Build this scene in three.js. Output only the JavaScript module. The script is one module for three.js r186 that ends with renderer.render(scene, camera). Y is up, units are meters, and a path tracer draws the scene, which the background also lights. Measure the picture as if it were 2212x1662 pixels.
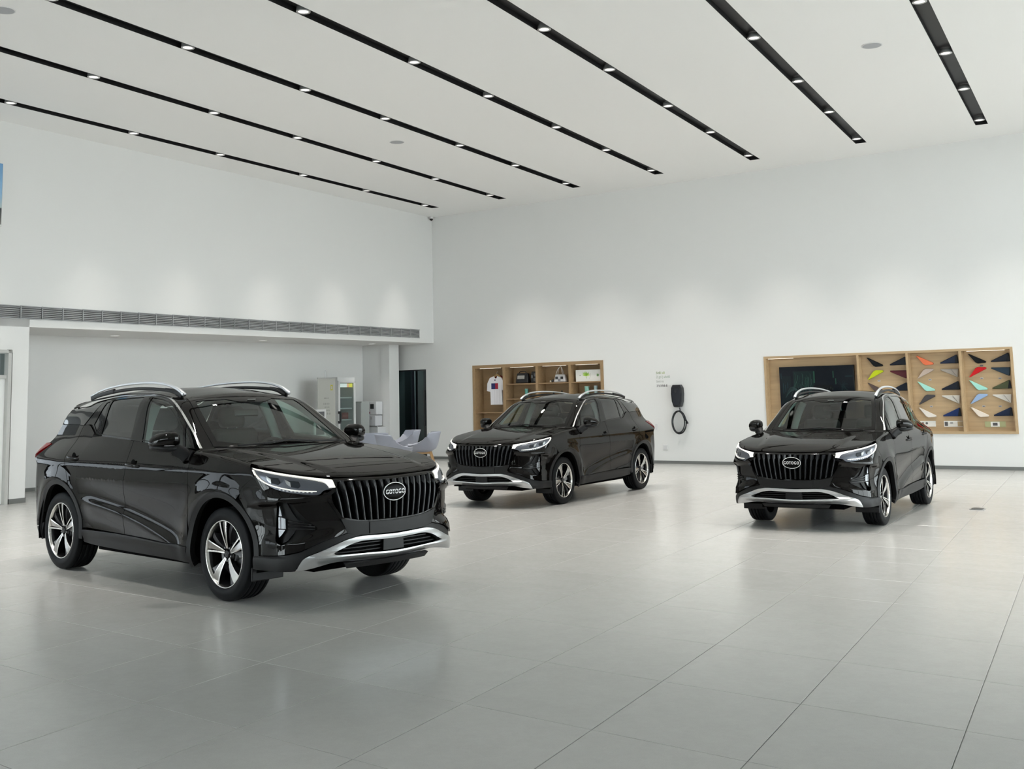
import * as THREE from 'three';
import { RoundedBoxGeometry } from 'three/addons/geometries/RoundedBoxGeometry.js';
import { mergeGeometries } from 'three/addons/utils/BufferGeometryUtils.js';
import { TextGeometry } from 'three/addons/geometries/TextGeometry.js';
import { FontLoader } from 'three/addons/loaders/FontLoader.js';
import { RectAreaLightUniformsLib } from 'three/addons/lights/RectAreaLightUniformsLib.js';

// ---------------------------------------------------------------- camera, sky, daylight, exposure
const scene = new THREE.Scene();
const FOCAL = 2416.5, CX = 1058.5, CY = 562.1;                       // in pixels of the 2212 x 1662 frame
const camera = new THREE.PerspectiveCamera(2 * Math.atan(831 / FOCAL) * 180 / Math.PI, 2212 / 1662, 0.05, 300);
camera.setViewOffset(2212, 1662, 1106 - CX, 831 - CY, 2212, 1662);
camera.position.set(0, 1.5, 0);
camera.rotation.set(0.12149, 0.634468, -0.021774, 'YXZ');
scene.background = new THREE.Color().setRGB(0.93, 0.965, 1.0);      // even overcast sky
scene.backgroundIntensity = 17;
const LAMP = 50;                                                    // candela of one ceiling downlight
const EXPOSURE = 0.59;
RectAreaLightUniformsLib.init();
const font = await new FontLoader().loadAsync('fonts/droid/droid_sans_bold.typeface.json');

// ---------------------------------------------------------------- helpers
let seed = 7; const rnd = () => { seed = (seed + 0x6d2b79f5) | 0; let t = Math.imul(seed ^ (seed >>> 15), 1 | seed); t = (t + Math.imul(t ^ (t >>> 7), 61 | t)) ^ t; return ((t ^ (t >>> 14)) >>> 0) / 4294967296; };
const used = {};
const numbered = (n) => { const k = used[n] = (used[n] ?? -1) + 1; return k ? n + '_' + String(k).padStart(3, '0') : n; };
const mat = (r, g, b, rough = 0.6, metal = 0) => new THREE.MeshStandardMaterial({ color: new THREE.Color().setRGB(r, g, b), roughness: rough, metalness: metal });
const phys = (r, g, b, rough = 0.2, coat = 0) => new THREE.MeshPhysicalMaterial({ color: new THREE.Color().setRGB(r, g, b), roughness: rough, clearcoat: coat });
const dull = (r, g, b, rough, s) => new THREE.MeshPhysicalMaterial({ color: new THREE.Color().setRGB(r, g, b), roughness: rough, specularIntensity: s });
const glow = (r, g, b, e) => new THREE.MeshStandardMaterial({ color: new THREE.Color().setRGB(r, g, b), emissive: new THREE.Color().setRGB(r, g, b), emissiveIntensity: e, roughness: 0.6 });
function obj(name, geo, m, parent = scene) { const o = new THREE.Mesh(geo, m); o.name = parent === scene ? numbered(name) : name; o.castShadow = o.receiveShadow = true; parent.add(o); return o; }
function tag(o, label, category, group) { o.userData = { label, category }; if (group) o.userData.group = group; return o; }
function thing(name, label, category, [x, y, z] = [0, 0, 0], turn = 0, group) { const o = new THREE.Group(); o.name = numbered(name); scene.add(o); o.position.set(x, y, z); o.rotation.y = turn; return tag(o, label, category, group); }
function struct(name, geo, m) { const o = obj(name, geo, m); o.userData.kind = 'structure'; return o; }
function place(g, p = [0, 0, 0], r = [0, 0, 0]) { g.rotateX(r[0]); g.rotateY(r[1]); g.rotateZ(r[2]); g.translate(...p); return g; }
const box = (w, h, d, p = [0, 0, 0], r) => place(new THREE.BoxGeometry(w, h, d), p, r);
const rbox = (w, h, d, rad, p = [0, 0, 0], r) => place(new RoundedBoxGeometry(w, h, d, 3, rad), p, r);
const cyl = (r0, r1, h, p = [0, 0, 0], r, n = 28) => place(new THREE.CylinderGeometry(r0, r1, h, n), p, r);
function strip3(g) { const q = g.index ? g.toNonIndexed() : g.clone(); for (const k of Object.keys(q.attributes)) if (k !== 'position') q.deleteAttribute(k); q.computeVertexNormals(); return q; }
const joined = (...l) => mergeGeometries(l.map(strip3));
const shape = (pts, holes = []) => { const s = new THREE.Shape(pts.map((p) => new THREE.Vector2(p[0], p[1]))); for (const h of holes) s.holes.push(new THREE.Path(h.map((p) => new THREE.Vector2(p[0], p[1])))); return s; };
const slab = (pts, depth, holes = [], bevel = 0) => new THREE.ExtrudeGeometry(shape(pts, holes), { depth, bevelEnabled: bevel > 0, bevelThickness: bevel, bevelSize: bevel, bevelOffset: -bevel, bevelSegments: 2, curveSegments: 12 });
function dataMap(w, h, f, srgb = false, rep = 1) {                     // a computed texture; f(u, v) gives [r, g, b] in 0..1
  const d = new Uint8Array(w * h * 4);
  for (let j = 0; j < h; j++) for (let i = 0; i < w; i++) { const c = f(i, j), k = (j * w + i) * 4; d[k] = c[0] * 255; d[k + 1] = c[1] * 255; d[k + 2] = c[2] * 255; d[k + 3] = 255; }
  const t = new THREE.DataTexture(d, w, h); t.magFilter = THREE.LinearFilter; t.minFilter = THREE.LinearMipmapLinearFilter; t.generateMipmaps = true; t.wrapS = t.wrapT = THREE.RepeatWrapping; t.repeat.set(rep, rep); if (srgb) t.colorSpace = THREE.SRGBColorSpace; t.needsUpdate = true; return t;
}
function lattice(n) { const v = Array.from({ length: n * n }, rnd); return (x, y) => { x = ((x % n) + n) % n; y = ((y % n) + n) % n; const i = Math.floor(x), j = Math.floor(y), a = x - i, b = y - j, s = a * a * (3 - 2 * a), t = b * b * (3 - 2 * b), at = (p, q) => v[(q % n) * n + (p % n)]; return (at(i, j) * (1 - s) + at(i + 1, j) * s) * (1 - t) + (at(i, j + 1) * (1 - s) + at(i + 1, j + 1) * s) * t; }; }

// ---------------------------------------------------------------- the room
const H = 6.04, ZB = -21.713;                                        // ceiling height; plane of the back wall
const leftX = (z) => -15.638 + 0.0989 * z;                           // foot line of the left wall, slightly out of square
const LA = Math.atan2(0.0989, 1);                                    // its turn from the z axis
const RX = 3.2, ZF = 5.5, WF0 = -8, WF1 = 2.6, WY0 = 3.5, WY1 = 4.7, WG0 = -17.4, WG1 = -8.8, WZ0 = -7;   // inner faces of the right and front walls, and their glazed openings
const plaster = mat(0.76, 0.76, 0.75, 0.85), ceilingWhite = mat(0.9, 0.9, 0.89, 0.9), whitePaint = mat(0.82, 0.82, 0.81, 0.45), skirt = mat(0.16, 0.165, 0.16, 0.4);
const uvScaled = (g, s) => { const u = g.attributes.uv; for (let i = 0; i < u.count; i++) u.setXY(i, u.getX(i) * s, u.getY(i) * s); return g; };

// floor of large grey stone-look tiles
const U = [0.7639, 0.0381], V = [-0.1335, -0.9277], O0 = [-4.449, -5.486];   // the two edges of a tile and one corner
const n1 = lattice(16), n2 = lattice(64), n3 = lattice(256);
const stoneTone = dataMap(1024, 1024, (i, j) => { const c = 0.5 + 0.02 * (n1(i / 64, j / 64) - 0.5) + 0.015 * (n2(i / 16, j / 16) - 0.5), r = rnd(), v = c + 0.045 * (rnd() - 0.5) - (r > 0.988 ? 0.07 : 0) + (r < 0.008 ? 0.03 : 0); return [v, v * 0.994, v * 0.98]; }, false);
const stoneGloss = dataMap(512, 512, (i, j) => { const v = 0.92 + 0.06 * (n2(i / 8, j / 8) - 0.5) + 0.04 * (n3(i / 2, j / 2) - 0.5); return [v, v, v]; }, false);
const stones = [0.985, 1.0, 1.015].map((k) => new THREE.MeshPhysicalMaterial({ color: new THREE.Color().setRGB(0.86 * k, 0.86 * k, 0.86 * 0.985 * k), map: stoneTone, roughness: 0.23, roughnessMap: stoneGloss, specularIntensity: 1, ior: 1.55 }));
const floor = struct('floor', place(new THREE.BoxGeometry(60, 0.2, 60), [-10, -0.1045, -8]), mat(0.3, 0.3, 0.29, 0.9));
{
  const gap = 0.0022, lift = 0.0045;
  const tileGeo = (ou, ov) => {                                       // a slab with a hair of bevel at its rim, top at floor level
    const c = (a, b, y) => [U[0] * a + V[0] * b, y, U[1] * a + V[1] * b], e = gap, f = gap + 0.0015;
    const ring = (m, y) => [c(m / 0.765, m / 0.937, y), c(1 - m / 0.765, m / 0.937, y), c(1 - m / 0.765, 1 - m / 0.937, y), c(m / 0.765, 1 - m / 0.937, y)];
    const P = [...ring(f, 0), ...ring(e, -0.0012), ...ring(e, -lift)], pos = [], uv = [];
    const put = (...k) => { for (const i of k) { pos.push(...P[i]); uv.push(P[i][0] * 0.62 + ou, P[i][2] * 0.62 + ov); } };
    put(0, 1, 2, 0, 2, 3); for (let r = 0; r < 2; r++) for (let i = 0; i < 4; i++) { const a = r * 4 + i, b = r * 4 + (i + 1) % 4; put(a, a + 4, b, b, a + 4, b + 4); }
    const g = new THREE.BufferGeometry(); g.setAttribute('position', new THREE.Float32BufferAttribute(pos, 3)); g.setAttribute('uv', new THREE.Float32BufferAttribute(uv, 2)); g.computeVertexNormals(); return g;
  };
  const kinds = [0, 1, 2, 3, 4].map((k) => tileGeo(k * 0.37, k * 0.61)), spots = [];
  const view = new THREE.Matrix4().makeRotationFromEuler(camera.rotation).transpose();
  for (let i = -26; i < 14; i++) for (let j = -12; j < 24; j++) {
    const cx = O0[0] + U[0] * (i + 0.5) + V[0] * (j + 0.5), cz = O0[1] + U[1] * (i + 0.5) + V[1] * (j + 0.5);
    if (cx < leftX(cz) - 2.6 || cx > RX + 0.6 || cz < ZB - 0.9 || cz > ZF + 0.6) continue;
    const v = new THREE.Vector3(cx, -1.5, cz).applyMatrix4(view), d = -v.z, px = CX + FOCAL * v.x / d, py = CY - FOCAL * v.y / d, seen = d > 1 && px > -150 && px < 2360 && py < 1900;
    spots.push({ x: O0[0] + U[0] * i + V[0] * j, z: O0[1] + U[1] * i + V[1] * j, size: seen ? 1 / d : 0, k: Math.floor(rnd() * 5), s: Math.floor(rnd() * 3) });
  }
  spots.sort((a, b) => b.size - a.size);
  const rest = [[], [], []];
  spots.forEach((t, n) => { if (n < 300 && t.size) obj('tile', kinds[t.k], stones[t.s], floor).position.set(t.x, 0, t.z); else rest[t.s].push(kinds[t.k].clone().translate(t.x, 0, t.z)); });
  const far = obj('tile_field', mergeGeometries(rest.map((l) => mergeGeometries(l)), true), stones, floor); far.userData.kind = 'stuff';
}

// back wall with two openings for the wooden units and a doorway at its left end
const S1 = [-16.571, 0.6, -12.896, 2.256], S2 = [-9.107, 0.638, -4.41, 2.186];
const rect = ([a, b, c, d]) => [[a, b], [c, b], [c, d], [a, d]];
struct('wall_back', slab([[-20.4, 0], [-19.19, 0], [-19.19, 2.215], [-18.05, 2.215], [-18.05, 0], [RX + 0.3, 0], [RX + 0.3, H + 0.3], [-20.4, H + 0.3]], 0.5, [rect(S1), rect(S2)]).translate(0, 0, ZB - 0.5), plaster);
struct('wall_back_outer', box(26, 7, 0.2, [-8, 3.3, ZB - 1.9]), plaster);
struct('baseboard_back', joined(box(18.05 + RX, 0.062, 0.02, [(-18.05 + RX) / 2, 0.031, ZB + 0.01])), skirt);
// left wall: the upper wall over the alcove, its underside, the alcove itself
const bz0 = ZF, bzL = ZB - 0.2, low = (z) => 2.856 + (z + 21.737) * -0.0073;
{
  const L = (bz0 - bzL) / Math.cos(LA), s = slab([[0, low(bz0)], [L, low(bzL)], [L, H + 0.3], [0, H + 0.3]], 2.2);
  s.rotateY(Math.PI / 2); s.translate(-2.2, 0, 0); s.rotateY(LA); s.translate(leftX(bz0), 0, bz0); struct('wall_left', s, plaster);
  const w = (name, dx, z0, z1, y0, y1, th, m = plaster) => { const l = (z0 - z1) / Math.cos(LA), g = slab([[0, y0], [l, y0], [l, y1], [0, y1]], th); g.rotateY(Math.PI / 2); g.translate(-th, 0, 0); g.rotateY(LA); g.translate(leftX(z0) + dx, 0, z0); return struct(name, g, m); };
  w('wall_alcove', -1.925, -9, ZB - 0.2, 0, 3.1, 0.2);
  w('wall_front_left', 0, -9.78, -10.07, 0, 3.0, 2.3);
  w('wall_door_left', 0, -8.0, -8.62, 0, 3.0, 0.25); w('wall_far_left', 0, bz0, 3.2, 0, 3.0, 0.25); w('wall_left_sill', 0, 3.2, -8.0, 0, 0.75, 0.25); w('wall_left_head', 0, 3.2, -8.0, 2.62, 3.0, 0.25);
  const tint = new THREE.MeshPhysicalMaterial({ color: new THREE.Color().setRGB(0.5, 0.52, 0.53), roughness: 0, transmission: 1, thickness: 0, ior: 1.5 }), bars = [];
  for (let i = 0; i <= 6; i++) { const z = 3.2 - 11.2 * i / 6; bars.push(box(0.1, 1.87, 0.07, [leftX(z) - 0.12, 1.685, z])); }
  const gl = struct('window_4', joined(...bars), mat(0.12, 0.125, 0.13, 0.4));
  for (let i = 0; i < 6; i++) { const z = 3.2 - 11.2 * (i + 0.5) / 6; obj('pane', place(new THREE.BoxGeometry(0.012, 1.87, 1.79), [0, 0, 0], [0, LA, 0]).translate(leftX(z) - 0.12, 1.685, z), tint, gl); }
  struct('wall_yard', joined(...Array.from({ length: 14 }, (_, i) => box(0.6, 0.9 + 0.9 * rnd(), 0.5 + 0.6 * rnd(), [-21.5 - 1.5 * rnd(), 0.35, -8 + i * 0.85]))), mat(0.04, 0.04, 0.038, 0.9)); w('wall_door_head', 0, -8.62, -9.78, 2.36, 3.0, 0.25);
  w('baseboard_alcove', -1.915, -10.07, -21.0, 0, 0.062, 0.02, skirt); w('baseboard_left', 0.012, -9.78, -10.08, 0, 0.075, 0.3, skirt);
}
struct('wall_alcove_end', slab([[-20.6, 0], [-18.985, 0], [-18.985, 3.0], [-20.6, 3.0]], 0.3).translate(0, 0, -21.42), plaster);
struct('pillar', slab([[-19.0, 0], [-18.72, 0], [-18.72, 3.0], [-19.0, 3.0]], 0.36).translate(0, 0, -21.45), plaster);
struct('wall_right', slab([[-ZF - 0.3, 0], [-ZB + 0.5, 0], [-ZB + 0.5, H + 0.3], [-ZF - 0.3, H + 0.3]], 0.25, [rect([-WZ0, 0.1, -ZB - 0.6, 5.6])]).rotateY(Math.PI / 2).translate(RX, 0, 0), plaster);
struct('wall_front', slab([[-18.6, 0], [RX + 0.3, 0], [RX + 0.3, H + 0.3], [-18.6, H + 0.3]], 0.25, [rect([WF0, WY0, WF1, WY1]), rect([WG0, 0.1, WG1, 4.7])]).translate(0, 0, ZF), plaster);
// glazing of the front and right sides, outside the picture
const paneGlass = new THREE.MeshPhysicalMaterial({ color: new THREE.Color().setRGB(0.93, 0.96, 0.95), roughness: 0, transmission: 1, thickness: 0, ior: 1.5 }), frameGrey = mat(0.12, 0.125, 0.13, 0.4, 0.3);
{
  const w = struct('window_1', joined(...Array.from({ length: 6 }, (_, i) => box(0.09, 5.5, 0.12, [RX + 0.12, 2.85, WZ0 + (ZB + 0.6 - WZ0) * i / 5])), ...[0.14, 2.9, 5.55].map((y) => box(0.08, 0.08, Math.abs(ZB + 0.6 - WZ0), [RX + 0.12, y, (WZ0 + ZB + 0.6) / 2]))), frameGrey);
  for (let i = 0; i < 5; i++) obj('pane', box(0.012, 5.4, Math.abs(ZB + 0.6 - WZ0) / 5 - 0.1, [RX + 0.12, 2.85, WZ0 + (ZB + 0.6 - WZ0) * (i + 0.5) / 5]), paneGlass, w);
  const f = struct('window_2', joined(...Array.from({ length: 7 }, (_, i) => box(0.09, WY1 - WY0, 0.12, [WF0 + (WF1 - WF0) * i / 6, (WY0 + WY1) / 2, ZF + 0.12])), ...[WY0 + 0.04, WY1 - 0.04].map((y) => box(WF1 - WF0, 0.08, 0.08, [(WF0 + WF1) / 2, y, ZF + 0.12]))), frameGrey);
  for (let i = 0; i < 6; i++) obj('pane', box((WF1 - WF0) / 6 - 0.1, WY1 - WY0 - 0.1, 0.012, [WF0 + (WF1 - WF0) * (i + 0.5) / 6, (WY0 + WY1) / 2, ZF + 0.12]), paneGlass, f);
  const g3 = struct('window_3', joined(...Array.from({ length: 6 }, (_, i) => box(0.09, 4.6, 0.12, [WG0 + (WG1 - WG0) * i / 5, 2.4, ZF + 0.12])), ...[0.14, 2.9, 4.66].map((y) => box(WG1 - WG0, 0.08, 0.08, [(WG0 + WG1) / 2, y, ZF + 0.12]))), frameGrey);
  for (let i = 0; i < 5; i++) obj('pane', box((WG1 - WG0) / 5 - 0.1, 4.5, 0.012, [WG0 + (WG1 - WG0) * (i + 0.5) / 5, 2.4, ZF + 0.12]), paneGlass, g3);
  struct('wall_street', joined(...Array.from({ length: 16 }, (_, i) => box(1.5, 0.8 + 1.1 * rnd(), 0.6, [-27 + i * 1.6, 0.4, 12 + 2.5 * rnd()]))), mat(0.05, 0.05, 0.045, 0.9));
  struct('pavement', box(160, 0.2, 160, [-8, -0.35, -8]), mat(0.72, 0.72, 0.7, 0.9));
  struct('canopy', joined(box(7, 0.25, 34, [RX + 0.3 + 7 / 2, 6.3, -7.5])), plaster);
}
// ceiling with slots for the black light tracks
const TRACKS = [[-16.78, -20.62, 0.1115], [-14.89, -20.76, 0.128], [-12.84, -20.72, 0.127], [-10.75, -20.62, 0.1295], [-8.63, -20.63, 0.13], [-6.51, -20.57, 0.137], [-4.39, -20.55, 0.1326], [-2.27, -20.5, 0.133], [-0.15, -20.5, 0.134], [1.97, -20.5, 0.135]];
const LZ = [-20.18, -17.87, -15.74, -13.38, -11.33, -8.96, -6.85, -4.5, -2.4, -0.1, 2.0];
const ZT = 4.2, HW = 0.1;
const quad = ([x, z, k]) => { const x1 = x + k * (ZT - z); return [[x - HW, z], [x + HW, z - 0.03], [x1 + HW, ZT], [x1 - HW, ZT]]; };
struct('ceiling', slab([[-19.2, -(ZB - 0.3)], [RX + 0.3, -(ZB - 0.3)], [RX + 0.3, -(ZF + 0.3)], [-15.2, -(ZF + 0.3)]], 0.16, TRACKS.map((t) => quad(t).map(([x, z]) => [x, -z]))).rotateX(-Math.PI / 2).translate(0, H, 0), ceilingWhite);
struct('ceiling_upper', box(26, 0.2, 30, [-8, H + 0.4, -8]), plaster);
const trackBlack = mat(0.006, 0.0065, 0.008, 0.5), lampFace = glow(1, 0.97, 0.92, 1.9), lampRim = mat(0.5, 0.5, 0.5, 0.35, 0.6);
const placeWord = ['first', 'second', 'third', 'fourth', 'fifth', 'sixth', 'seventh'];
TRACKS.forEach((t, n) => {
  const [x, z, k] = t, g = thing('ceiling_light_track', n < 7 ? `long black recessed light track, ${placeWord[n]} one counted from the left wall` : `long black recessed light track beyond the right edge, ${['nearest to it', 'second from it', 'third from it'][n - 7]}`, 'light track', [0, 0, 0], 0, 'black light tracks in the ceiling');
  const q = quad(t), ch = slab(q.map(([a, b]) => [a, -b]), 0.012).rotateX(-Math.PI / 2).translate(0, H + 0.07, 0), side = [];
  for (let i = 0; i < 4; i++) { const a = q[i], b = q[(i + 1) % 4], l = Math.hypot(b[0] - a[0], b[1] - a[1]); side.push(box(l, 0.085, 0.006, [0, 0, 0]).rotateY(-Math.atan2(b[1] - a[1], b[0] - a[0])).translate((a[0] + b[0]) / 2, H + 0.0435, (a[1] + b[1]) / 2)); }
  obj('channel', joined(ch, ...side), trackBlack, g);
  for (const lz of LZ) {
    const lx = x + k * (lz - z), d = obj('downlight', place(new THREE.LatheGeometry([[0.062, 0], [0.085, 0], [0.085, 0.004], [0.08, 0.06], [0.06, 0.06]].map((p) => new THREE.Vector2(...p)), 24), [0, 0, 0]), lampRim, g);
    d.position.set(lx, H - 0.004, lz);
    obj('lamp', new THREE.CircleGeometry(0.066, 24).rotateX(Math.PI / 2).translate(0, 0.006, 0), lampFace, d);
    if (lz < -8 || (lx < -7.5 && lz < -3)) { const s = new THREE.SpotLight(0xfffaf2, n ? LAMP : LAMP * 0.7, 0, n ? 0.66 : 0.5, 0.95, 2); s.position.set(lx, H - 0.03, lz); s.target.position.set(lx, 0, lz); s.castShadow = true; s.shadow.radius = 3; scene.add(s, s.target); }
  }
});
// round ceiling loudspeakers
[[-4.43, -14.71, 'round white ceiling loudspeaker between the last two light tracks on the right'], [-12.87, -14.77, 'round white ceiling loudspeaker between the second and third light tracks'], [-11.82, -6.72, 'round white ceiling loudspeaker cut by the corner of the photo at the upper left']].forEach(([x, z, l]) => {
  const g = thing('ceiling_speaker', l, 'loudspeaker', [x, H, z]);
  obj('rim', place(new THREE.TorusGeometry(0.125, 0.012, 8, 36).scale(1, 1, 0.6), [0, 0, 0], [Math.PI / 2, 0, 0]), mat(0.7, 0.7, 0.7, 0.6), g);
  obj('grille', cyl(0.12, 0.12, 0.008, [0, -0.004, 0]), mat(0.42, 0.43, 0.45, 0.8), g);
});
// underside of the upper wall: recessed lamps
[[-18.12, -12.7, 'left'], [-18.38, -16.6, 'middle'], [-18.58, -20.3, 'right']].forEach(([x, z, w]) => {
  const g = thing('recessed_lamp', `small round recessed lamp in the alcove ceiling, ${w} of the three`, 'lamp', [x, low(z), z]);
  obj('rim', place(new THREE.TorusGeometry(0.085, 0.01, 8, 30), [0, 0, 0], [Math.PI / 2, 0, 0]), whitePaint, g);
  obj('lens', cyl(0.08, 0.08, 0.006, [0, -0.003, 0]), glow(1, 0.98, 0.94, 2.2), g);
  const s = new THREE.SpotLight(0xfffaf2, LAMP * 0.08, 0, 0.9, 0.95, 2); s.position.set(x, low(z) - 0.03, z); s.target.position.set(x, 0, z); s.castShadow = true; s.shadow.radius = 3; scene.add(s, s.target);
});
// long ventilation grille along the lower edge of the upper wall
{
  const g = thing('air_vent', 'long grey slatted air vent along the wall above the alcove', 'air vent'), dark = mat(0.03, 0.03, 0.032, 0.7), fin = mat(0.36, 0.37, 0.38, 0.5), pitch = 0.4;
  const z0 = -21.08, at = (z) => [leftX(z), z];
  const fins = strip3(mergeGeometries(Array.from({ length: 6 }, (_, k) => box(0.02, 0.012, pitch - 0.024, [0.012, -0.078 + k * 0.031, 0], [0, 0, 0.5]))));
  const frame = joined(box(0.03, 0.014, pitch, [0.012, 0.1, 0]), box(0.03, 0.014, pitch, [0.012, -0.1, 0]), box(0.03, 0.2, 0.014, [0.012, 0, pitch / 2 - 0.007])), back = box(0.01, 0.2, pitch, [0.001, 0, 0]);
  for (let n = 0; n < 62; n++) {
    const z = z0 + pitch * (n + 0.5), y = 3.068 - (z + 21.07) * 0.0061, f = obj('vent_panel', back, dark, g); f.position.set(leftX(z), y, z); f.rotation.set(-0.0061, LA, 0, 'YXZ');
    obj('vent_frame', frame, fin, f); obj('vent_slats', fins, fin, f);
  }
}
// ---- the car: one is built with all its parts, the others are copies
const DEG = Math.PI / 180;
// ---- shape of the car body in its own frame: x forward from the front axle, y up from the floor, z to the side
const pch = (pts) => {                       // smooth monotone curve through [x, y] pairs
  pts = [...pts].sort((a, b) => a[0] - b[0]);
  const n = pts.length, X = pts.map((p) => p[0]), Y = pts.map((p) => p[1]), d = [], m = [];
  for (let i = 0; i < n - 1; i++) d.push((Y[i + 1] - Y[i]) / (X[i + 1] - X[i]));
  m[0] = d[0]; m[n - 1] = d[n - 2];
  for (let i = 1; i < n - 1; i++) m[i] = d[i - 1] * d[i] <= 0 ? 0 : 2 * d[i - 1] * d[i] / (d[i - 1] + d[i]);
  return (x) => {
    if (x <= X[0]) return Y[0] + m[0] * (x - X[0]);
    if (x >= X[n - 1]) return Y[n - 1] + m[n - 1] * (x - X[n - 1]);
    let i = 0; while (x > X[i + 1]) i++;
    const h = X[i + 1] - X[i], t = (x - X[i]) / h, t2 = t * t, t3 = t2 * t;
    return Y[i] * (2 * t3 - 3 * t2 + 1) + m[i] * h * (t3 - 2 * t2 + t) + Y[i + 1] * (-2 * t3 + 3 * t2) + m[i + 1] * h * (t3 - t2);
  };
};
const clamp01 = (t) => Math.min(1, Math.max(0, t));
const sstep = (a, b, x) => { const t = clamp01((x - a) / (b - a)); return t * t * (3 - 2 * t); };
const smax = (a, b, k) => { const h = Math.max(k - Math.abs(a - b), 0) / k; return Math.max(a, b) + h * h * k / 4; };
const smin = (a, b, k) => -smax(-a, -b, k);
const REAR = -2.715, HUB = 0.352;
const zMid = pch([[0.12, 0.74], [0.2, 0.82], [0.28, 0.858], [0.36, 0.868], [0.5, 0.862], [0.62, 0.868], [0.76, 0.884], [0.88, 0.893], [0.955, 0.893], [1.0, 0.884], [1.06, 0.86], [1.12, 0.832], [1.18, 0.803], [1.28, 0.762], [1.42, 0.712], [1.55, 0.66], [1.66, 0.6]]);
const taperFront = pch([[0, 0], [0.2, 0.006], [0.4, 0.014], [0.6, 0.032], [0.8, 0.07], [1.05, 0.16]]);
const taperRear = pch([[-3.7, 0.3], [-3.6, 0.17], [-3.45, 0.085], [-3.3, 0.062], [-3.0, 0.028], [-2.7, 0.008], [-2.3, 0]]);
const taperGlass = pch([[-3.4, 0.125], [-3.0, 0.105], [-2.5, 0.065], [-2.0, 0.02], [-1.5, 0]]);
const bladeY = pch([[-2.45, 0.645], [-2.2, 0.64], [-1.9, 0.615], [-1.5, 0.565], [-1.1, 0.495], [-0.8, 0.425], [-0.55, 0.345]]);
function Zs(x, y) {
  let z = zMid(y);
  if (x > 0) z -= taperFront(x) * (1 - 0.25 * sstep(0.45, 0.2, y));
  if (x < -1.5) z -= (x < -2.3 ? taperRear(x) : 0) + taperGlass(x) * sstep(0.98, 1.22, y);
  for (const cx of [0, REAR]) { const r = Math.hypot(x - cx, y - HUB); z += 0.022 * Math.exp(-(((r - 0.47) / 0.085) ** 2)) * sstep(0.1, 0.35, y); }
  if (x < -0.45 && x > -2.35 && y < 0.85) {                                  // the hollow and the blade along the lower doors
    const t = y - bladeY(x), e = sstep(-0.45, -0.7, x) * sstep(-2.35, -2.0, x);
    z += e * (0.022 * Math.exp(-((t / (t > 0 ? 0.045 : 0.1)) ** 2)) - 0.012 * Math.exp(-(((t - 0.12) / 0.1) ** 2)));
  }
  return z;
}
const frontX = pch([[0.1, 0.86], [0.17, 0.92], [0.24, 0.985], [0.3, 1.02], [0.36, 1.034], [0.46, 1.034], [0.6, 1.036], [0.76, 1.036], [0.86, 1.03], [0.91, 1.018], [0.96, 0.985], [1.0, 0.93]]);
const Xf = (y, z) => frontX(y) - (0.2 * z * z + 0.52 * z ** 6) * (1 - 0.12 * sstep(0.5, 0.3, y) + 0.22 * sstep(0.76, 0.94, y));
const rearX = pch([[0.15, -3.3], [0.2, -3.38], [0.32, -3.52], [0.5, -3.6], [0.7, -3.615], [0.85, -3.595], [0.98, -3.585], [1.06, -3.58], [1.12, -3.56], [1.2, -3.5], [1.35, -3.395], [1.5, -3.28], [1.6, -3.2]]);
const Xr = (y, z) => rearX(y) + (0.13 * z * z + 0.32 * Math.abs(z) ** 6) * (1 + 0.6 * sstep(1.06, 0.94, y));
const hoodH = pch([[-0.9, 1.165], [-0.4, 1.143], [-0.2, 1.128], [0, 1.108], [0.2, 1.086], [0.4, 1.06], [0.6, 1.028], [0.8, 0.99], [0.92, 0.958], [1.0, 0.93], [1.08, 0.89]]);
const roofH = pch([[-0.6, 1.5], [-0.9, 1.562], [-1.2, 1.606], [-1.6, 1.643], [-2.0, 1.646], [-2.5, 1.617], [-3.0, 1.568], [-3.3, 1.525], [-3.45, 1.5]]);
const ridgeZ = (x) => 0.44 + 0.16 * clamp01((0.95 - x) / 1.3);
const hood = (x, z) => hoodH(x) - 0.022 * z * z + 0.014 * sstep(-0.05, 0.05, ridgeZ(x) - Math.abs(z)) * sstep(1.0, 0.7, x) - 0.006;
const screen = (x, z) => { const e = -0.22 - (x + 0.26 * z * z); return 1.12 + e * 0.63 - 0.03 * (e - 0.35) ** 2; };
const roof = (x, z) => roofH(x) - 0.15 * z * z;
const Yt = (x, z) => smax(hood(x, z), smin(screen(x, z), roof(x, z), 0.05), 0.012);
function F(x, y, z) {
  z = Math.abs(z);
  const s = z - Zs(x, y), t = (y - Yt(x, z)) * (x > -0.3 ? 1 : 0.85), fr = x - Xf(y, z), re = Xr(y, z) - x;
  const kt = 0.035 + 0.065 * sstep(-0.35, -0.8, x);
  let v = smax(s, t, kt);
  v = x > -0.6 ? smax(v, fr, 0.07) : smax(v, re, 0.06);
  return smax(v, 0.16 - y, 0.06);
}
function cast(o, d, t0, t1, steps = 90) {
  let a = t0; const f = (t) => F(o[0] + d[0] * t, o[1] + d[1] * t, o[2] + d[2] * t);
  const dt = (t1 - t0) / steps;
  while (a < t1 && f(a + dt) > 0) a += dt;
  if (a >= t1) return null;
  let b = a + dt; for (let i = 0; i < 26; i++) { const m = (a + b) / 2; if (f(m) > 0) a = m; else b = m; }
  return [o[0] + d[0] * b, o[1] + d[1] * b, o[2] + d[2] * b];
}
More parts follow.
